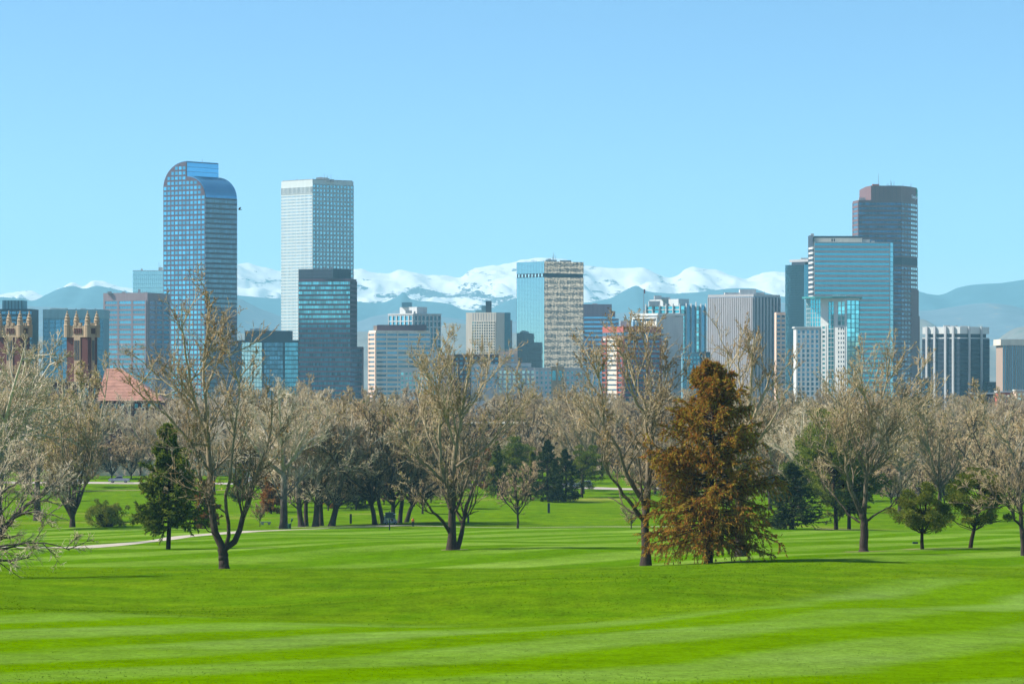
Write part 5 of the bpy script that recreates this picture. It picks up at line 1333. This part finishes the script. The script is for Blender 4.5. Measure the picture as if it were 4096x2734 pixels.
def pine(seed, H, z0, RX, RZ, ncl, per, mat, size=.38, r0=.26, lean=0.0, flat=.6, cs=.75):
    """bent trunk, spreading limbs, round needle clumps at their ends"""
    rng = np.random.RandomState(seed); zc = H - RZ
    u = unit(rng.normal(size=(ncl, 3))); rr = rng.uniform(.35, 1, ncl) ** .6
    az = np.arctan2(u[:, 1], u[:, 0]); rr = rr * (1 + .28 * np.sin(2 * az + seed) * (1 - u[:, 2] ** 2) + .22 * np.sin(5 * az + 3 * u[:, 2] + seed)) * (1 + .18 * (u[:, 2] < -.2))
    C = u * rr[:, None] * np.array([RX, RX, RZ]); C[:, 0] += lean; C[:, 2] += zc; C = C[C[:, 2] > z0]; ncl = len(C)
    zt = np.linspace(0, 1, 9); tx = .35 * np.sin(zt * 4 + seed) * (1 - zt * .3) + lean * zt
    tp = np.stack([tx - tx[0], .2 * np.sin(zt * 3), zt * H * .86 - .3 * (zt == 0)], -1)[None]
    parts = [tubes(tp, (r0 * (1 - zt * .8))[None], 8)]
    h = np.clip(C[:, 2] - rng.uniform(.5, 2.2, ncl), z0 * .9, H * .84); f = h / (H * .86)
    S = np.stack([np.interp(f, zt, tp[0, :, 0]), np.interp(f, zt, tp[0, :, 1]), h], -1)
    M_ = S * .45 + C * .55; M_[:, 2] -= .3
    lb = np.stack([S, M_, C], 1); parts2 = tubes(lb, np.array([[.07, .05, .02]] * ncl), 4)
    me = [np_mesh('trunk', parts[0][0], Q=parts[0][1], mat=BARK_C, smooth=True), np_mesh('branches', parts2[0], Q=parts2[1], mat=BARK_C)]
    o = unit(rng.normal(size=(ncl * per, 3))); k = np.repeat(np.arange(ncl), per); sz = rng.uniform(.6, 1.25, ncl)[k]
    P = C[k] + o * np.array([1, 1, flat]) * (cs * sz * rng.uniform(.2, 1, ncl * per))[:, None]
    v, q = leaves(P, size, rng, .30, o + np.array([0, 0, .5])); me.append(np_mesh('needles', v, Q=q, mat=mat))
    return me
RUS = conifer(61, 17.9, 6.2, .115, 280, [(0, .75), (.06, .85), (.18, 1.0), (.40, .92), (.62, .74), (.80, .52), (.92, .27), (1, .06)], ND_RUS, 84000, .32, (-.28, .45), .25, .42, ND_RUS2, 10, .75, .17)
plant(RUS, 'russet_conifer', 'large russet and olive conifer with drooping branches, right of centre', at(2843, 334))
SPR = conifer(62, 12, 4.2, .06, 120, [(0, .8), (.15, 1), (.5, .72), (.8, .36), (1, .04)], ND_DRK, 22000, .36, (-.2, .3), .3, .25, None, 8, .4)
SPT = conifer(63, 14, 3.2, .10, 110, [(0, .75), (.15, 1), (.5, .75), (.8, .38), (1, .04)], ND_GRN, 20000, .40, (-.1, .4), .3, .22, None, 7, .3)
BRC = conifer(64, 10, 3.4, .08, 90, [(0, .7), (.2, 1), (.6, .75), (.85, .4), (1, .06)], ND_RUS, 14000, .40, (-.2, .4), .2, .2, None, 7, .5)
PN1 = conifer(65, 12.2, 3.7, .16, 105, [(0, .9), (.16, 1.0), (.35, .95), (.6, .62), (.8, .42), (1, .08)], ND_GRN, 34000, .34, (-.15, .55), .45, .22, None, 8, .15, .34)
PN2 = pine(66, 13.0, 2.6, 4.6, 4.6, 70, 300, ND_GRN, .36, lean=1.0, cs=1.15, flat=.5)
PN3 = pine(67, 7.6, 2.0, 2.7, 2.6, 52, 330, ND_LIT, .28, .22, cs=.85, flat=.5)
PN4 = pine(68, 8.6, 2.0, 4.2, 2.9, 62, 330, ND_LIT, .28, .24, lean=.8, cs=.95, flat=.45)
BSH = pine(69, 4.0, .1, 2.9, 2.0, 80, 140, ND_GRN, .26, .15, 0, .8, .6)
put(PN1, 'pine_tree', 'green pine with bare lower trunk beside the cart path at left', 672, d=425, scale=1.14, rz=2.2)
put(BSH, 'juniper_bush', 'dark rounded juniper bush left of the path', 424, d=632, scale=1.12, cat='shrub')
put(PN3, 'pine_tree', 'small round pine with kinked trunk, left of the right pair', 3690, d=412, scale=1.0, rz=.4)
put(PN4, 'pine_tree', 'wider flat pine, right of the right pair', 3880, d=418, scale=1.05, rz=.2)
put(SPR, 'spruce_tree', 'dark dense spruce behind the russet conifer at right', 3172, d=615, scale=(1.4, 1.4, .88))
put(PN2, 'pine_tree', 'tall olive pine mixed behind the rounded bare tree', 3345, d=620, scale=1.45, rz=2.0)
put(PN1, 'pine_tree', 'second pine trunk close behind the rounded bare tree', 3392, d=628, scale=1.35, rz=1.0)
for i, (px, d, sc, me, lab) in enumerate(((1990, 870, .95, SPT, 'leftmost green pine of the row before the brick house'), (2060, 880, 1.05, PN2, 'broad green pine behind the small lone tree'), (2125, 862, .8, SPT, 'low green pine right of the lone tree'),
        (2190, 850, 1.15, SPR, 'tall dark pine left of the centre pair'), (2262, 856, .98, SPR, 'dark pine right of the centre pair'), (2330, 880, .9, PN2, 'spreading dark pine right of the centre row'),
        (1085, 760, .82, BRC, 'brown green conifer behind the thick silvery trunk'), (1340, 800, .95, BRC, 'rusty conifer deep in the left grove'), (1425, 790, .7, SPR, 'small dark conifer between the leaning trunks'), (820, 640, .8, BRC, 'small dark shrub conifer behind the tall left tree'), (960, 800, .75, PN1, 'green pine left of the white van'), (3250, 1000, 1.1, SPT, 'dark conifer above the dark spruce'), (1940, 930, 1.0, BRC, 'rusty conifer left of the brick house windows'), (3960, 900, .9, SPT, 'green conifer behind the right edge tree'))):
    put(me, 'conifer_tree', lab, px, d=d, scale=sc, rz=i * 1.3)
for px, d, sc in ((1460, 1150, 1.35), (1760, 1250, 1.3), (2590, 1300, 1.2), (3010, 1150, 1.2), (60, 1100, 1.2)):
    put(SPT, 'far_conifer', 'dark green conifer among the bare trees below ' + next(m_ for lim, m_ in MARKS if px < lim), px, d=d, scale=sc, rz=px, group='dark conifers in the woodland', cat='tree')

# ================================================================== SCHOOL, HOUSES AND WALLS BEYOND THE PARK
M_TILE = mat_wall("roof_tile", (0.40, 0.20, 0.14), .2)
M_TINT = mat_plain('dark_pane', (.03, .035, .045), .4)
def school_tower(label, px, d):
    b = Bld('school_tower', label, px, d, 'tower')
    l, c, r, k = b.plan(px - 84, px, px + 38, 27); pts = [l, c, r, k]
    cx_, cy_ = sum(p[0] for p in pts) / 4, sum(p[1] for p in pts) / 4
    b.m('wall', W_BRICK).prism(pts, 0, b.z(1345))
    ex = lambda f: [(cx_ + (p[0] - cx_) * f, cy_ + (p[1] - cy_) * f) for p in pts]
    b.m('cornice', W_STONE).prism(ex(1.05), b.z(1348), b.z(1340)); b.m('crown_wall', W_STONE).prism(ex(1.0), b.z(1340), b.z(1302))
    for p0, p1 in ((l, c), (c, r)):
        L = math.hypot(p1[0] - p0[0], p1[1] - p0[1])
        for f in (.34, .56): b.m('merlon', W_STONE).fbox(p0, p1, L * f, L * f + L * .12, b.z(1303), b.z(1290), -.8, .15)
        b.m('stone_panel', W_STONE).fbox(p0, p1, L * .36, L * .66, 0, b.z(1348), .02, .25)
        for i in range(3): mb = MB(); mb.fbox(p0, p1, L * (.38 + .09 * i), L * (.38 + .09 * i) + L * .06, b.z(1440), b.z(1360), .26, .32); mb.build('window', M_TINT, b.root)
        for i in range(4): mb = MB(); mb.fbox(p0, p1, L * (.36 + .1 * i), L * (.36 + .1 * i) + L * .05, b.z(1334), b.z(1312), .01, .3); mb.build('crown_slit', W_BRICK, b.root)
    for p in pts:                                   # octagonal corner spires, thing > spire > finial
        ps = (cx_ + (p[0] - cx_) * .97, cy_ + (p[1] - cy_) * .97); zt_ = b.z(1242) + (0 if p is not k else .2)
        H = [(1348, 1.55), (1302, 1.55), (1300, 1.7), (1296, 1.35), (1282, 1.3), (1280, 1.55), (1277, 1.15), (1270, 1.1), (1268, 1.3), (1265, .85), (1258, .7), (1256, .85), (1254, .45), (1246, .2)]
        mb = MB(); mb.tube([(ps[0], ps[1], b.z(h)) for h, _ in H], [q * .72 for _, q in H], 8); sp = mb.build('spire', W_STONE, b.root)
        MB().tube([(ps[0], ps[1], b.z(1248)), (ps[0], ps[1], b.z(1244)), (ps[0], ps[1], zt_)], [.12, .28, .05], 6).build('finial', W_STONE, sp)
    return b.done()
school_tower('stone crowned brick tower with four ornate corner spires', 351, 1250)
school_tower('second spired school tower, half hidden by branches at the left edge', 81, 1262)
b = Bld('school_building', 'school wing with sloping red tiled roof beside the spired tower', 413, 1230)
p = b.front(395, 640, 26); b.m('wall', W_BRICK).prism(p, 0, b.z(1600))
e0, e1, r0_, r1_ = (p[0][0] - .5, -.8, b.z(1602)), (p[1][0] + .5, -.8, b.z(1602)), (b.P(405)[0], 13, b.z(1473)), (b.P(466)[0], 13, b.z(1473))
n_c = 22
for i in range(n_c):                                # tile courses, each a step proud of the one above
    f0, f1 = i / n_c, (i + 1) / n_c
    q = lambda a, b_, f: tuple(a[k_] + (b_[k_] - a[k_]) * f for k_ in range(3))
    A, B_, C, D = q(r0_, e0, f0), q(r1_, e1, f0), q(r1_, e1, f1), q(r0_, e0, f1)
    mb = MB(); lift = .12
    mb.v = [A, B_, (C[0], C[1] - .0, C[2] + lift), (D[0], D[1], D[2] + lift), (A[0], A[1], A[2] - .1), (B_[0], B_[1], B_[2] - .1), (C[0], C[1], C[2] - .1), (D[0], D[1], D[2] - .1)]
    mb.f = [(0, 3, 2, 1), (3, 7, 6, 2), (4, 5, 6, 7), (0, 1, 5, 4), (1, 2, 6, 5), (0, 4, 7, 3)]
    mb.build('tile_course', M_TILE, b.root)
mb = MB(); mb.v = [r0_, r1_, (e1[0], 27, b.z(1602)), (e0[0], 27, b.z(1602)), e1, e0]; mb.f = [(0, 1, 2, 3), (1, 4, 2), (0, 3, 5)]; mb.build('rear_roof', M_TILE, b.root)
b.grid('wall', W_BRICK, p[0], p[1], 1610, 1690, 9, 3, .5, .7, G_BLUE)
b.m('hip_ridge', M_TILE).tube([(r1_[0], r1_[1], r1_[2]), (e1[0], e1[1], e1[2] + .1)], .22, 6); b.done()
b = Bld('school_building', 'dark brick school hall behind the left trees', 60, 1235)
p = b.front(-150, 392, 22); b.m('wall', W_BRICK).prism(p, 0, b.z(1530)); b.grid('wall', W_BRICK, p[0], p[1], 1545, 1720, 18, 4, .45, .68, G_DEEP)
b.m('coping', W_STONE).prism([(q[0], q[1] - .2 if i < 2 else q[1]) for i, q in enumerate(p)], b.z(1530), b.z(1526)); b.done()
b = Bld('brick_house', 'dark red brick building with pale coping seen through the centre trees', 1855, 1050)
p = b.front(1855, 2098, 14); b.m('wall', W_BRICK).prism(p, 0, b.z(1695)); b.m('coping', W_CREAM).prism([(q[0] + (-.2 if i in (0, 3) else .2), q[1] + (-.25 if i < 2 else .2)) for i, q in enumerate(p)], b.z(1695), b.z(1690)); b.m('string_course', W_STONE).fbox(p[0], p[1], 0, p[1][0] - p[0][0], b.z(1716), b.z(1713), .01, .12)
for px, t, o in ((1908, 1752, 1792), (2019, 1718, 1750), (2078, 1735, 1752), (1960, 1752, 1792), (1875, 1752, 1792)):
    wme = MB(); a0, a1 = b.P(px - 8), b.P(px + 8); wme.box(a0[0], a1[0], -.06, .0, b.z(o), b.z(t)); w = wme.build('window', G_BLUE, b.root)
    fr = MB()
    for f in (0, .5, 1): x_ = a0[0] + (a1[0] - a0[0]) * f; fr.box(x_ - .06, x_ + .06, -.14, -.06, b.z(o), b.z(t))
    for f in (0, .5, 1): z_ = b.z(o) + (b.z(t) - b.z(o)) * f; fr.box(a0[0] - .06, a1[0] + .06, -.13, -.065, z_ - .06, z_ + .06)
    fr.build('frame', W_WHITE, w)
b.done()
b = Bld('park_wall', 'long pale low wall behind the road at left', 600, 1000, 'wall')
for i in range(14):
    mb = MB(); a0, a1 = b.P(260 + i * 62), b.P(260 + i * 62 + 60.5); mb.box(a0[0], a1[0], 0, .5, 0, b.z(1842)); mb.build('wall_panel', W_CREAM, b.root)
b.m('wall_coping', W_LGREY).prism(b.front(258, 1128, .8, -.15), b.z(1842), b.z(1838)); b.done()
b = Bld('stone_pillar', 'sunlit stone gate pillar with low wall near the right trees', 3574, 880, 'gate pillar')
p = b.P(3574); z0_ = float(ground(b.x0, 880)) - ZB
b.m('pillar', W_PEACH).box(-.6, .6, 0, 1.2, z0_, z0_ + 2.6); b.m('cap', W_CREAM).box(-.75, .75, -.15, 1.35, z0_ + 2.6, z0_ + 2.8); b.m('low_wall', W_TAUPE).box(.6, 6.5, .3, .8, z0_ - .3, z0_ + 2.3); b.m('foot', W_PEACH).box(-1.4, 1.4, -.4, 1.6, z0_ - .2, z0_ + .5); b.done()

# ================================================================== VEHICLES
M_TYRE = mat_plain("tyre", (0.015, 0.015, 0.017), .9); M_RIM = mat_plain("rim", (.35, .36, .38), .35, .05, 1, .8)
M_CARGL = mat_plain("car_glass", (0.02, 0.03, 0.04), .08, .05, 1, 0, .8); M_LAMP = mat_plain("head_lamp", (.8, .8, .78), .2); M_TAIL = mat_plain("tail_lamp", (.4, .02, .02), .3)
def paint(name, c):
    m = mat_plain(name, c, .3, .03, 1, 0.1, .5); m.node_tree.nodes['Principled BSDF'].inputs['Coat Weight'].default_value = .6; return m
def car(label, loc, rz, body, cabin, L, Wd, mat, cat='car', name='parked_car', wheels=None):
    """side profiles in (x along, z); body sides lean in towards the roof"""
    t = thing(name, label, cat, loc, rz)
    def loft(prof, w0, w1, zmin, zmax):
        mb = MB(); n = len(prof)
        for sgn in (-1, 1): mb.v += [(x, sgn * (w0 + (w1 - w0) * max(0, min(1, (z - zmin) / (zmax - zmin)))) / 2, z) for x, z in prof]
        mb.f = [tuple(range(n)), tuple(range(n, 2 * n))[::-1]] + [(i, n + i, n + (i + 1) % n, (i + 1) % n) for i in range(n)]
        return mb
    zs = [z for _, z in cabin]
    bo = loft(body, Wd, Wd * .96, .3, 1.0).build('body', mat, t)
    loft(cabin, Wd * .94, Wd * .74, min(zs), max(zs)).build('cabin', mat, t)
    zc0, zc1 = min(zs), max(zs); cxm = sum(x for x, _ in cabin) / len(cabin)
    wn_ = [(cxm + (x - cxm) * .93, zc0 + .06 + (z - zc0) * .80) for x, z in cabin]
    loft(wn_, Wd * .955, Wd * .80, zc0, zc1).build('side_windows', M_CARGL, t)
    ws = [(cxm + (x - cxm) * 1.012, zc0 + .06 + (z - zc0) * .80) for x, z in cabin]
    loft(ws, Wd * .82, Wd * .64, zc0, zc1).build('windscreen', M_CARGL, t)
    for x in wheels or (-L * .31, L * .31):
        for sgn in (-1, 1):
            mb = MB(); yc = sgn * (Wd / 2 - .12)
            mb.tube([(x, yc - .11, .33), (x, yc - .09, .33), (x, yc + .09, .33), (x, yc + .11, .33)], [.29, .33, .33, .29], 16); w = mb.build('wheel', M_TYRE, t)
            MB().tube([(x, yc + sgn * .10, .33), (x, yc + sgn * .125, .33)], .20, 12).build('rim', M_RIM, w)
    for sgn in (-1, 1):
        MB().box(L / 2 - .06, L / 2 + .015, sgn * Wd * .38 - .16, sgn * Wd * .38 + .16, .62, .78).build('headlight', M_LAMP, t)
        MB().box(-L / 2 - .015, -L / 2 + .06, sgn * Wd * .40 - .10, sgn * Wd * .40 + .10, .66, .90).build('tail_light', M_TAIL, t)
    MB().box(L / 2 - .04, L / 2 + .05, -Wd * .42, Wd * .42, .30, .48).build('bumper', M_TYRE, t); MB().box(-L / 2 - .05, -L / 2 + .04, -Wd * .42, Wd * .42, .32, .52).build('bumper', M_TYRE, t)
    return t
def rd(px): d = float(np.interp(px, [-400, 300, 800, 1300, 1800, 2300, 2520], [966, 962, 958, 956, 955, 935, 925])) + 1.5; x, y, z = at(px, d); return (x, y, z + .06)
SUV_B = [(-2.3, .35), (2.3, .35), (2.32, .75), (2.2, .98), (1.2, 1.06), (-2.25, 1.08), (-2.33, .7)]; SUV_C = [(1.15, 1.05), (.55, 1.68), (-2.0, 1.72), (-2.25, 1.05)]
SED_B = [(-2.3, .32), (2.3, .32), (2.3, .62), (2.1, .80), (1.0, .92), (-1.6, .95), (-2.25, .90), (-2.33, .6)]; SED_C = [(1.0, .90), (.25, 1.42), (-.95, 1.44), (-1.7, .93)]
PIC_B = [(-2.7, .45), (2.7, .45), (2.7, .9), (2.5, 1.08), (1.2, 1.14), (-2.7, 1.12)]; PIC_C = [(1.1, 1.12), (.5, 1.78), (-.75, 1.80), (-.95, 1.12)]
car('white minivan parked on the road behind the tall left tree', rd(985), math.pi, SUV_B, SUV_C, 4.6, 1.9, paint("paint_white", (.75, .76, .78)), 'van')
car('silver pickup truck parked on the road at left', rd(477), math.pi, PIC_B, PIC_C, 5.4, 1.95, paint("paint_silver", (.42, .42, .48)), 'pickup')
car('white sedan on the road behind the many stemmed tree', rd(300), 0, SED_B, SED_C, 4.6, 1.8, paint("paint_white_sedan", (.72, .76, .80)))
car('grey car in the shade left of the centre pines', rd(2275), math.pi, SED_B, SED_C, 4.6, 1.8, paint("paint_grey", (.40, .42, .44)))
car('pale blue car in the shade right of the centre pines', rd(2330), math.pi, SUV_B, SUV_C, 4.6, 1.85, paint("paint_blue", (.45, .58, .66)))

# ================================================================== GOLF COURSE FURNITURE
M_CART = mat_plain("cart_body", (.30, .32, .30), .4, .05); M_CARTROOF = mat_plain("cart_roof", (.75, .72, .66), .5, .05); M_SEAT = mat_plain("cart_seat", (.55, .50, .42), .7)
t = thing('golf_cart', 'golf cart with pale roof parked among the leaning trunks', 'golf cart', spot(1562, 2096), 0.15)
MB().extrude_x([(-.6, .28), (.6, .28), (.6, .55), (-.6, .55)], -1.15, 1.15).build('chassis', M_CART, t)
mb = MB(); mb.prism([(.55, -.55), (1.18, -.5), (1.25, 0), (1.18, .5), (.55, .55)], .5, .95, [(.6, -.5), (.95, -.42), (1.0, 0), (.95, .42), (.6, .5)]); mb.build('front_cowl', M_CART, t)
MB().box(-.55, .05, -.52, .52, .55, .85).build('seat', M_SEAT, t); MB().box(-.68, -.52, -.52, .52, .8, 1.3).build('backrest', M_SEAT, t); MB().box(-1.15, -.70, -.5, .5, .55, .8).build('bag_deck', M_CART, t)
MB().prism([(-1.1, -.6), (1.0, -.6), (1.0, .6), (-1.1, .6)], 1.82, 1.92, [(-1.0, -.55), (.92, -.55), (.92, .55), (-1.0, .55)]).build('roof', M_CARTROOF, t)
for x, dx in ((.75, .10), (-.75, -.12)):
    for y in (-.52, .52): MB().tube([(x, y, .55), (x + dx, y, 1.83)], .03, 6).build('roof_post', M_STEEL, t)
MB().tube([(.45, -.28, .85), (.30, -.28, 1.05)], .025, 6).build('steering_column', M_STEEL, t)
for x in (-.78, .82):
    for y in (-.55, .55):
        w = MB().tube([(x, y - .09, .23), (x, y + .09, .23)], .23, 14).build('wheel', M_TYRE, t); MB().tube([(x, y - .1, .23), (x, y + .1, .23)], .11, 10).build('rim', M_RIM, w)
for y in (-.25, .22): MB().tube([(-.95, y, .8), (-1.02, y, 1.45), (-1.03, y, 1.55)], [.13, .14, .10], 10).build('golf_bag', M_CART, t)

M_BOARD = mat_plain("board_dark", (.035, .045, .055), .6); M_GREEN = mat_plain("green_paint", (.012, .06, .04), .5)
t = thing('sign_board', 'dark square sign board on a single post before the golf cart', 'sign', spot(1558, 2119))
MB().box(-.10, .10, -.05, .05, -.2, 3.25).build('post', M_BOARD, t); MB().box(-.72, .72, -.09, -.05, 2.05, 3.0).build('panel', M_BOARD, t); MB().box(-.76, .76, -.11, -.04, 3.0, 3.06).build('top_rail', M_STEEL, t); MB().box(-.76, .76, -.11, -.04, 1.99, 2.05).build('bottom_rail', M_STEEL, t)
for px, d, h, w, lab in ((1403, 2093, 1.75, .40, 'dark marker post standing before the grove, right of the leaning tree'), (1873, 2090, 1.2, .36, 'short dark marker post behind the twin stemmed tree'), (2195, 2050, 1.95, .46, 'dark marker post alone on the grass before the pines')):
    t = thing('marker_post', lab, 'post', spot(px, d), .1, 'dark marker posts on the fairway')
    mb = MB(); mb.prism([(-w / 2, -.1), (w / 2, -.1), (w / 2, .1), (-w / 2, .1)], -.1, h); mb.build('panel', M_BOARD, t); MB().prism([(-w / 2 - .02, -.12), (w / 2 + .02, -.12), (w / 2 + .02, .12), (-w / 2 - .02, .12)], h, h + .05).build('cap', M_BOARD, t)
M_CONC = mat_plain("bench_concrete", (.26, .29, .30), .85, .15)
t = thing('bench', 'grey concrete bench on two feet under the shrub', 'bench', spot(1063, 2097), .12)
MB().prism([(-1.0, -.24), (1.0, -.24), (1.0, .24), (-1.0, .24)], .42, .55, [(-.97, -.22), (.97, -.22), (.97, .22), (-.97, .22)]).build('seat', M_CONC, t)
for x in (-.62, .62): MB().prism([(x - .22, -.2), (x + .22, -.2), (x + .22, .2), (x - .22, .2)], -.1, .42, [(x - .28, -.22), (x + .28, -.22), (x + .28, .22), (x - .28, .22)]).build('leg', M_CONC, t)
t = thing('ball_washer', 'green ball washer with litter bin beside the thick trunk', 'ball washer', spot(1160, 2116), 0)
MB().tube([(-.1, 0, .15), (-.1, 0, .25), (-.1, 0, .95), (-.1, 0, 1.0)], [.24, .28, .33, .30], 12).build('bin', M_GREEN, t); MB().tube([(.12, 0, -.1), (.14, 0, 1.0), (.30, 0, 1.55)], .06, 8).build('post', M_GREEN, t)
MB().tube([(.28, 0, 1.4), (.31, 0, 1.5), (.36, 0, 1.78), (.37, 0, 1.86)], [.10, .17, .17, .08], 10).build('washer', M_GREEN, t); MB().tube([(.37, 0, 1.84), (.39, 0, 2.02)], [.04, .06], 8).build('plunger', M_STEEL, t)
t = thing('stake', 'thin orange stake standing in the grass left of the golf cart', 'stake', spot(1513, 2096)); MB().tube([(0, 0, -.1), (.01, 0, .6), (.03, 0, 1.15)], [.05, .05, .04], 6).build('shaft', mat_plain("orange_stake", (.55, .20, .02)), t); MB().tube([(.03, 0, 1.15), (.03, 0, 1.22)], [.06, .03], 6).build('tip', mat_plain("stake_tip", (.6, .3, .05)), t)
t = thing('street_lamp', 'small lamp post with white globe among the left branches', 'street lamp', at(195, 900)); MB().tube([(0, 0, -.2), (0, 0, .4), (0, 0, 5.6)], [.14, .09, .06], 8).build('post', M_STEEL, t); MB().tube([(0, 0, 5.6), (0, 0, 5.75), (0, 0, 6.0), (0, 0, 6.25), (0, 0, 6.35)], [.08, .24, .33, .24, .06], 12).build('globe', mat_plain("lamp_globe", (.85, .85, .82), .3), t)
t = thing('valve_box', 'small dark box on the grass below the round pine', 'box', at(3661, 470)); MB().prism([(-.35, -.2), (.35, -.2), (.35, .2), (-.35, .2)], -.05, .22, [(-.32, -.17), (.32, -.17), (.32, .17), (-.32, .17)]).build('box', M_BOARD, t); MB().box(-.36, .36, -.21, .21, .22, .25).build('lid', M_GREEN, t)

# ------------------------------------------------------------------ bare soil under some trees
def soil(label, px, d, rx, ry, dx=0.0):
    x0, y0, _ = at(px, d); x0 += dx; rng = np.random.RandomState(int(px)); n = 40; a = np.arange(n) * 2 * np.pi / n
    rad = 1 + .16 * np.sin(3 * a + px) + .10 * np.sin(7 * a) + rng.uniform(-.05, .05, n)
    V = [(x0, y0, float(ground(x0, y0)) + .035)]
    for f in (.5, 1.0):
        xx, yy = x0 + np.cos(a) * rx * rad * f, y0 + np.sin(a) * ry * rad * f; V += list(zip(xx, yy, ground(xx, yy) + .035))
    T = [(0, 1 + i, 1 + (i + 1) % n) for i in range(n)]; Q = [(1 + i, 1 + n + i, 1 + n + (i + 1) % n, 1 + (i + 1) % n) for i in range(n)]
    tag(meshobj('bare_soil', np_mesh('bare_soil', V, T=T, Q=Q, mat=M_DIRT, smooth=True)), label, 'soil', kind='structure')
soil('bare soil ring under the rounded bare tree', 3457, 405, 2.6, 2.0); soil('bare soil strip under the right pines', 3740, 414, 4.2, 1.6); soil('bare soil under the two hidden pine trunks', 3365, 622, 4.5, 3.0); soil('bare soil under the twin stemmed tree', 1806, 405, 1.5, 1.1, .3); soil('bare soil under the russet conifer', 2870, 336, 3.6, 2.4, .5)

# ================================================================== PERSON AND BIRD
M_SKIN = mat_plain("skin", (.42, .24, .17), .6, .05); M_SHIRT = mat_plain("orange_shirt", (.85, .17, .015), .8, .08, 4); M_TROUS = mat_plain("dark_trousers", (.03, .035, .06), .85); M_HAIR = mat_plain("dark_hair", (.02, .015, .012), .7)
def skin_mesh(name, verts, edges, radii, mat, parent, root=0):
    me = bpy.data.meshes.new(name); me.from_pydata(verts, edges, []); me.update(); o = meshobj(name, me, parent); me.materials.append(mat)
    m = o.modifiers.new('skin', 'SKIN'); m.use_smooth_shade = True
    for i, r in enumerate(radii): me.skin_vertices[0].data[i].radius = r if hasattr(r, '__len__') else (r, r)
    me.skin_vertices[0].data[root].use_root = True
    s_ = o.modifiers.new('subsurf', 'SUBSURF'); s_.levels = 1; s_.render_levels = 2
    return o
t = thing('person', 'person in orange shirt standing beside the low forked trunk', 'person', spot(1652, 2107), .2)
BV = [(0, 0, .95), (0, 0, 1.15), (0, .01, 1.38), (0, .01, 1.50), (0, 0, 1.62), (0, -.01, 1.74), (.17, .01, 1.40), (.24, .02, 1.14), (.25, -.06, .92), (.25, -.09, .84), (-.17, .01, 1.40), (-.25, .02, 1.14), (-.26, -.05, .92), (-.26, -.08, .84), (.10, 0, .88), (.11, -.01, .50), (.11, .02, .09), (.12, -.13, .04), (-.10, 0, .88), (-.12, -.02, .50), (-.13, .02, .09), (-.14, -.13, .04)]
BE = [(0, 1), (1, 2), (2, 3), (3, 4), (4, 5), (2, 6), (6, 7), (7, 8), (8, 9), (2, 10), (10, 11), (11, 12), (12, 13), (0, 14), (14, 15), (15, 16), (16, 17), (0, 18), (18, 19), (19, 20), (20, 21)]
BR = [(.16, .11), (.15, .10), (.16, .11), .055, (.085, .10), (.075, .09), .06, .045, .035, .04, .06, .045, .035, .04, .09, .06, .045, .045, .09, .06, .045, .045]
skin_mesh('body', BV, BE, BR, M_SKIN, t)
sh = [0, 1, 2, 6, 7, 10, 11]; mp_ = {v_: i for i, v_ in enumerate(sh)}; SV = [list(BV[i]) for i in sh]; SV[0][2] = .90; SV[4] = [.225, .02, 1.20]; SV[6] = [-.235, .02, 1.20]
skin_mesh('shirt', [tuple(v_) for v_ in SV], [(mp_[a], mp_[b_]) for a, b_ in BE if a in mp_ and b_ in mp_], [(.20, .15), (.19, .14), (.19, .14), .085, .075, .085, .075], M_SHIRT, t)
tr = [0, 14, 15, 16, 18, 19, 20]; mp_ = {v_: i for i, v_ in enumerate(tr)}; skin_mesh('trousers', [BV[i] for i in tr], [(mp_[a], mp_[b_]) for a, b_ in BE if a in mp_ and b_ in mp_], [(.17, .13), .115, .085, .075, .115, .085, .075], M_TROUS, t)
skin_mesh('hair', [(0, .02, 1.70), (0, .02, 1.78)], [(0, 1)], [(.095, .105), (.07, .08)], M_HAIR, t)

t = thing('bird', 'small dark bird flying right of the curved top tower', 'bird', at(958, 520, 838), math.radians(200)); M_BIRD = mat_plain("bird_dark", (.02, .02, .022), .8)
MB().tube([(.24, 0, .02), (.19, 0, .03), (.12, 0, .02), (0, 0, 0), (-.14, 0, -.01), (-.20, 0, -.01), (-.34, 0, 0)], [.008, .035, .045, .07, .045, .03, .05], 8).build('body', M_BIRD, t, True)
for sgn in (-1, 1):
    mb = MB(); mb.v = [(.07, sgn * .04, .02), (-.09, sgn * .04, .01), (.06, sgn * .22, .16), (-.10, sgn * .22, .14), (-.06, sgn * .40, .34), (-.14, sgn * .38, .32)]; k_ = len(mb.v); mb.v += [(x, y, z - .012) for x, y, z in mb.v]
    mb.f = [(0, 2, 3, 1), (2, 4, 5, 3), (6, 7, 9, 8), (8, 9, 11, 10), (0, 6, 8, 2), (2, 8, 10, 4), (4, 10, 11, 5), (5, 11, 9, 3), (3, 9, 7, 1), (1, 7, 6, 0)]; mb.build('wing', M_BIRD, t)

# ------------------------------------------------------------------ look-alikes told apart by their order from the left
same = {}
for o in scene.objects:
    if o.parent is None and 'group' in o and 'label' in o: same.setdefault(o['label'], []).append(o)
ORD = ['first', 'second', 'third', 'fourth', 'fifth', 'sixth', 'seventh']
for lab, os_ in same.items():
    if len(os_) < 2: continue
    os_.sort(key=lambda o: o.location.x / o.location.y)
    for i, o in enumerate(os_):
        o['label'] = lab + (', left of two' if i == 0 else ', right of two') if len(os_) == 2 else lab + ', %s from left' % ORD[min(i, 6)]
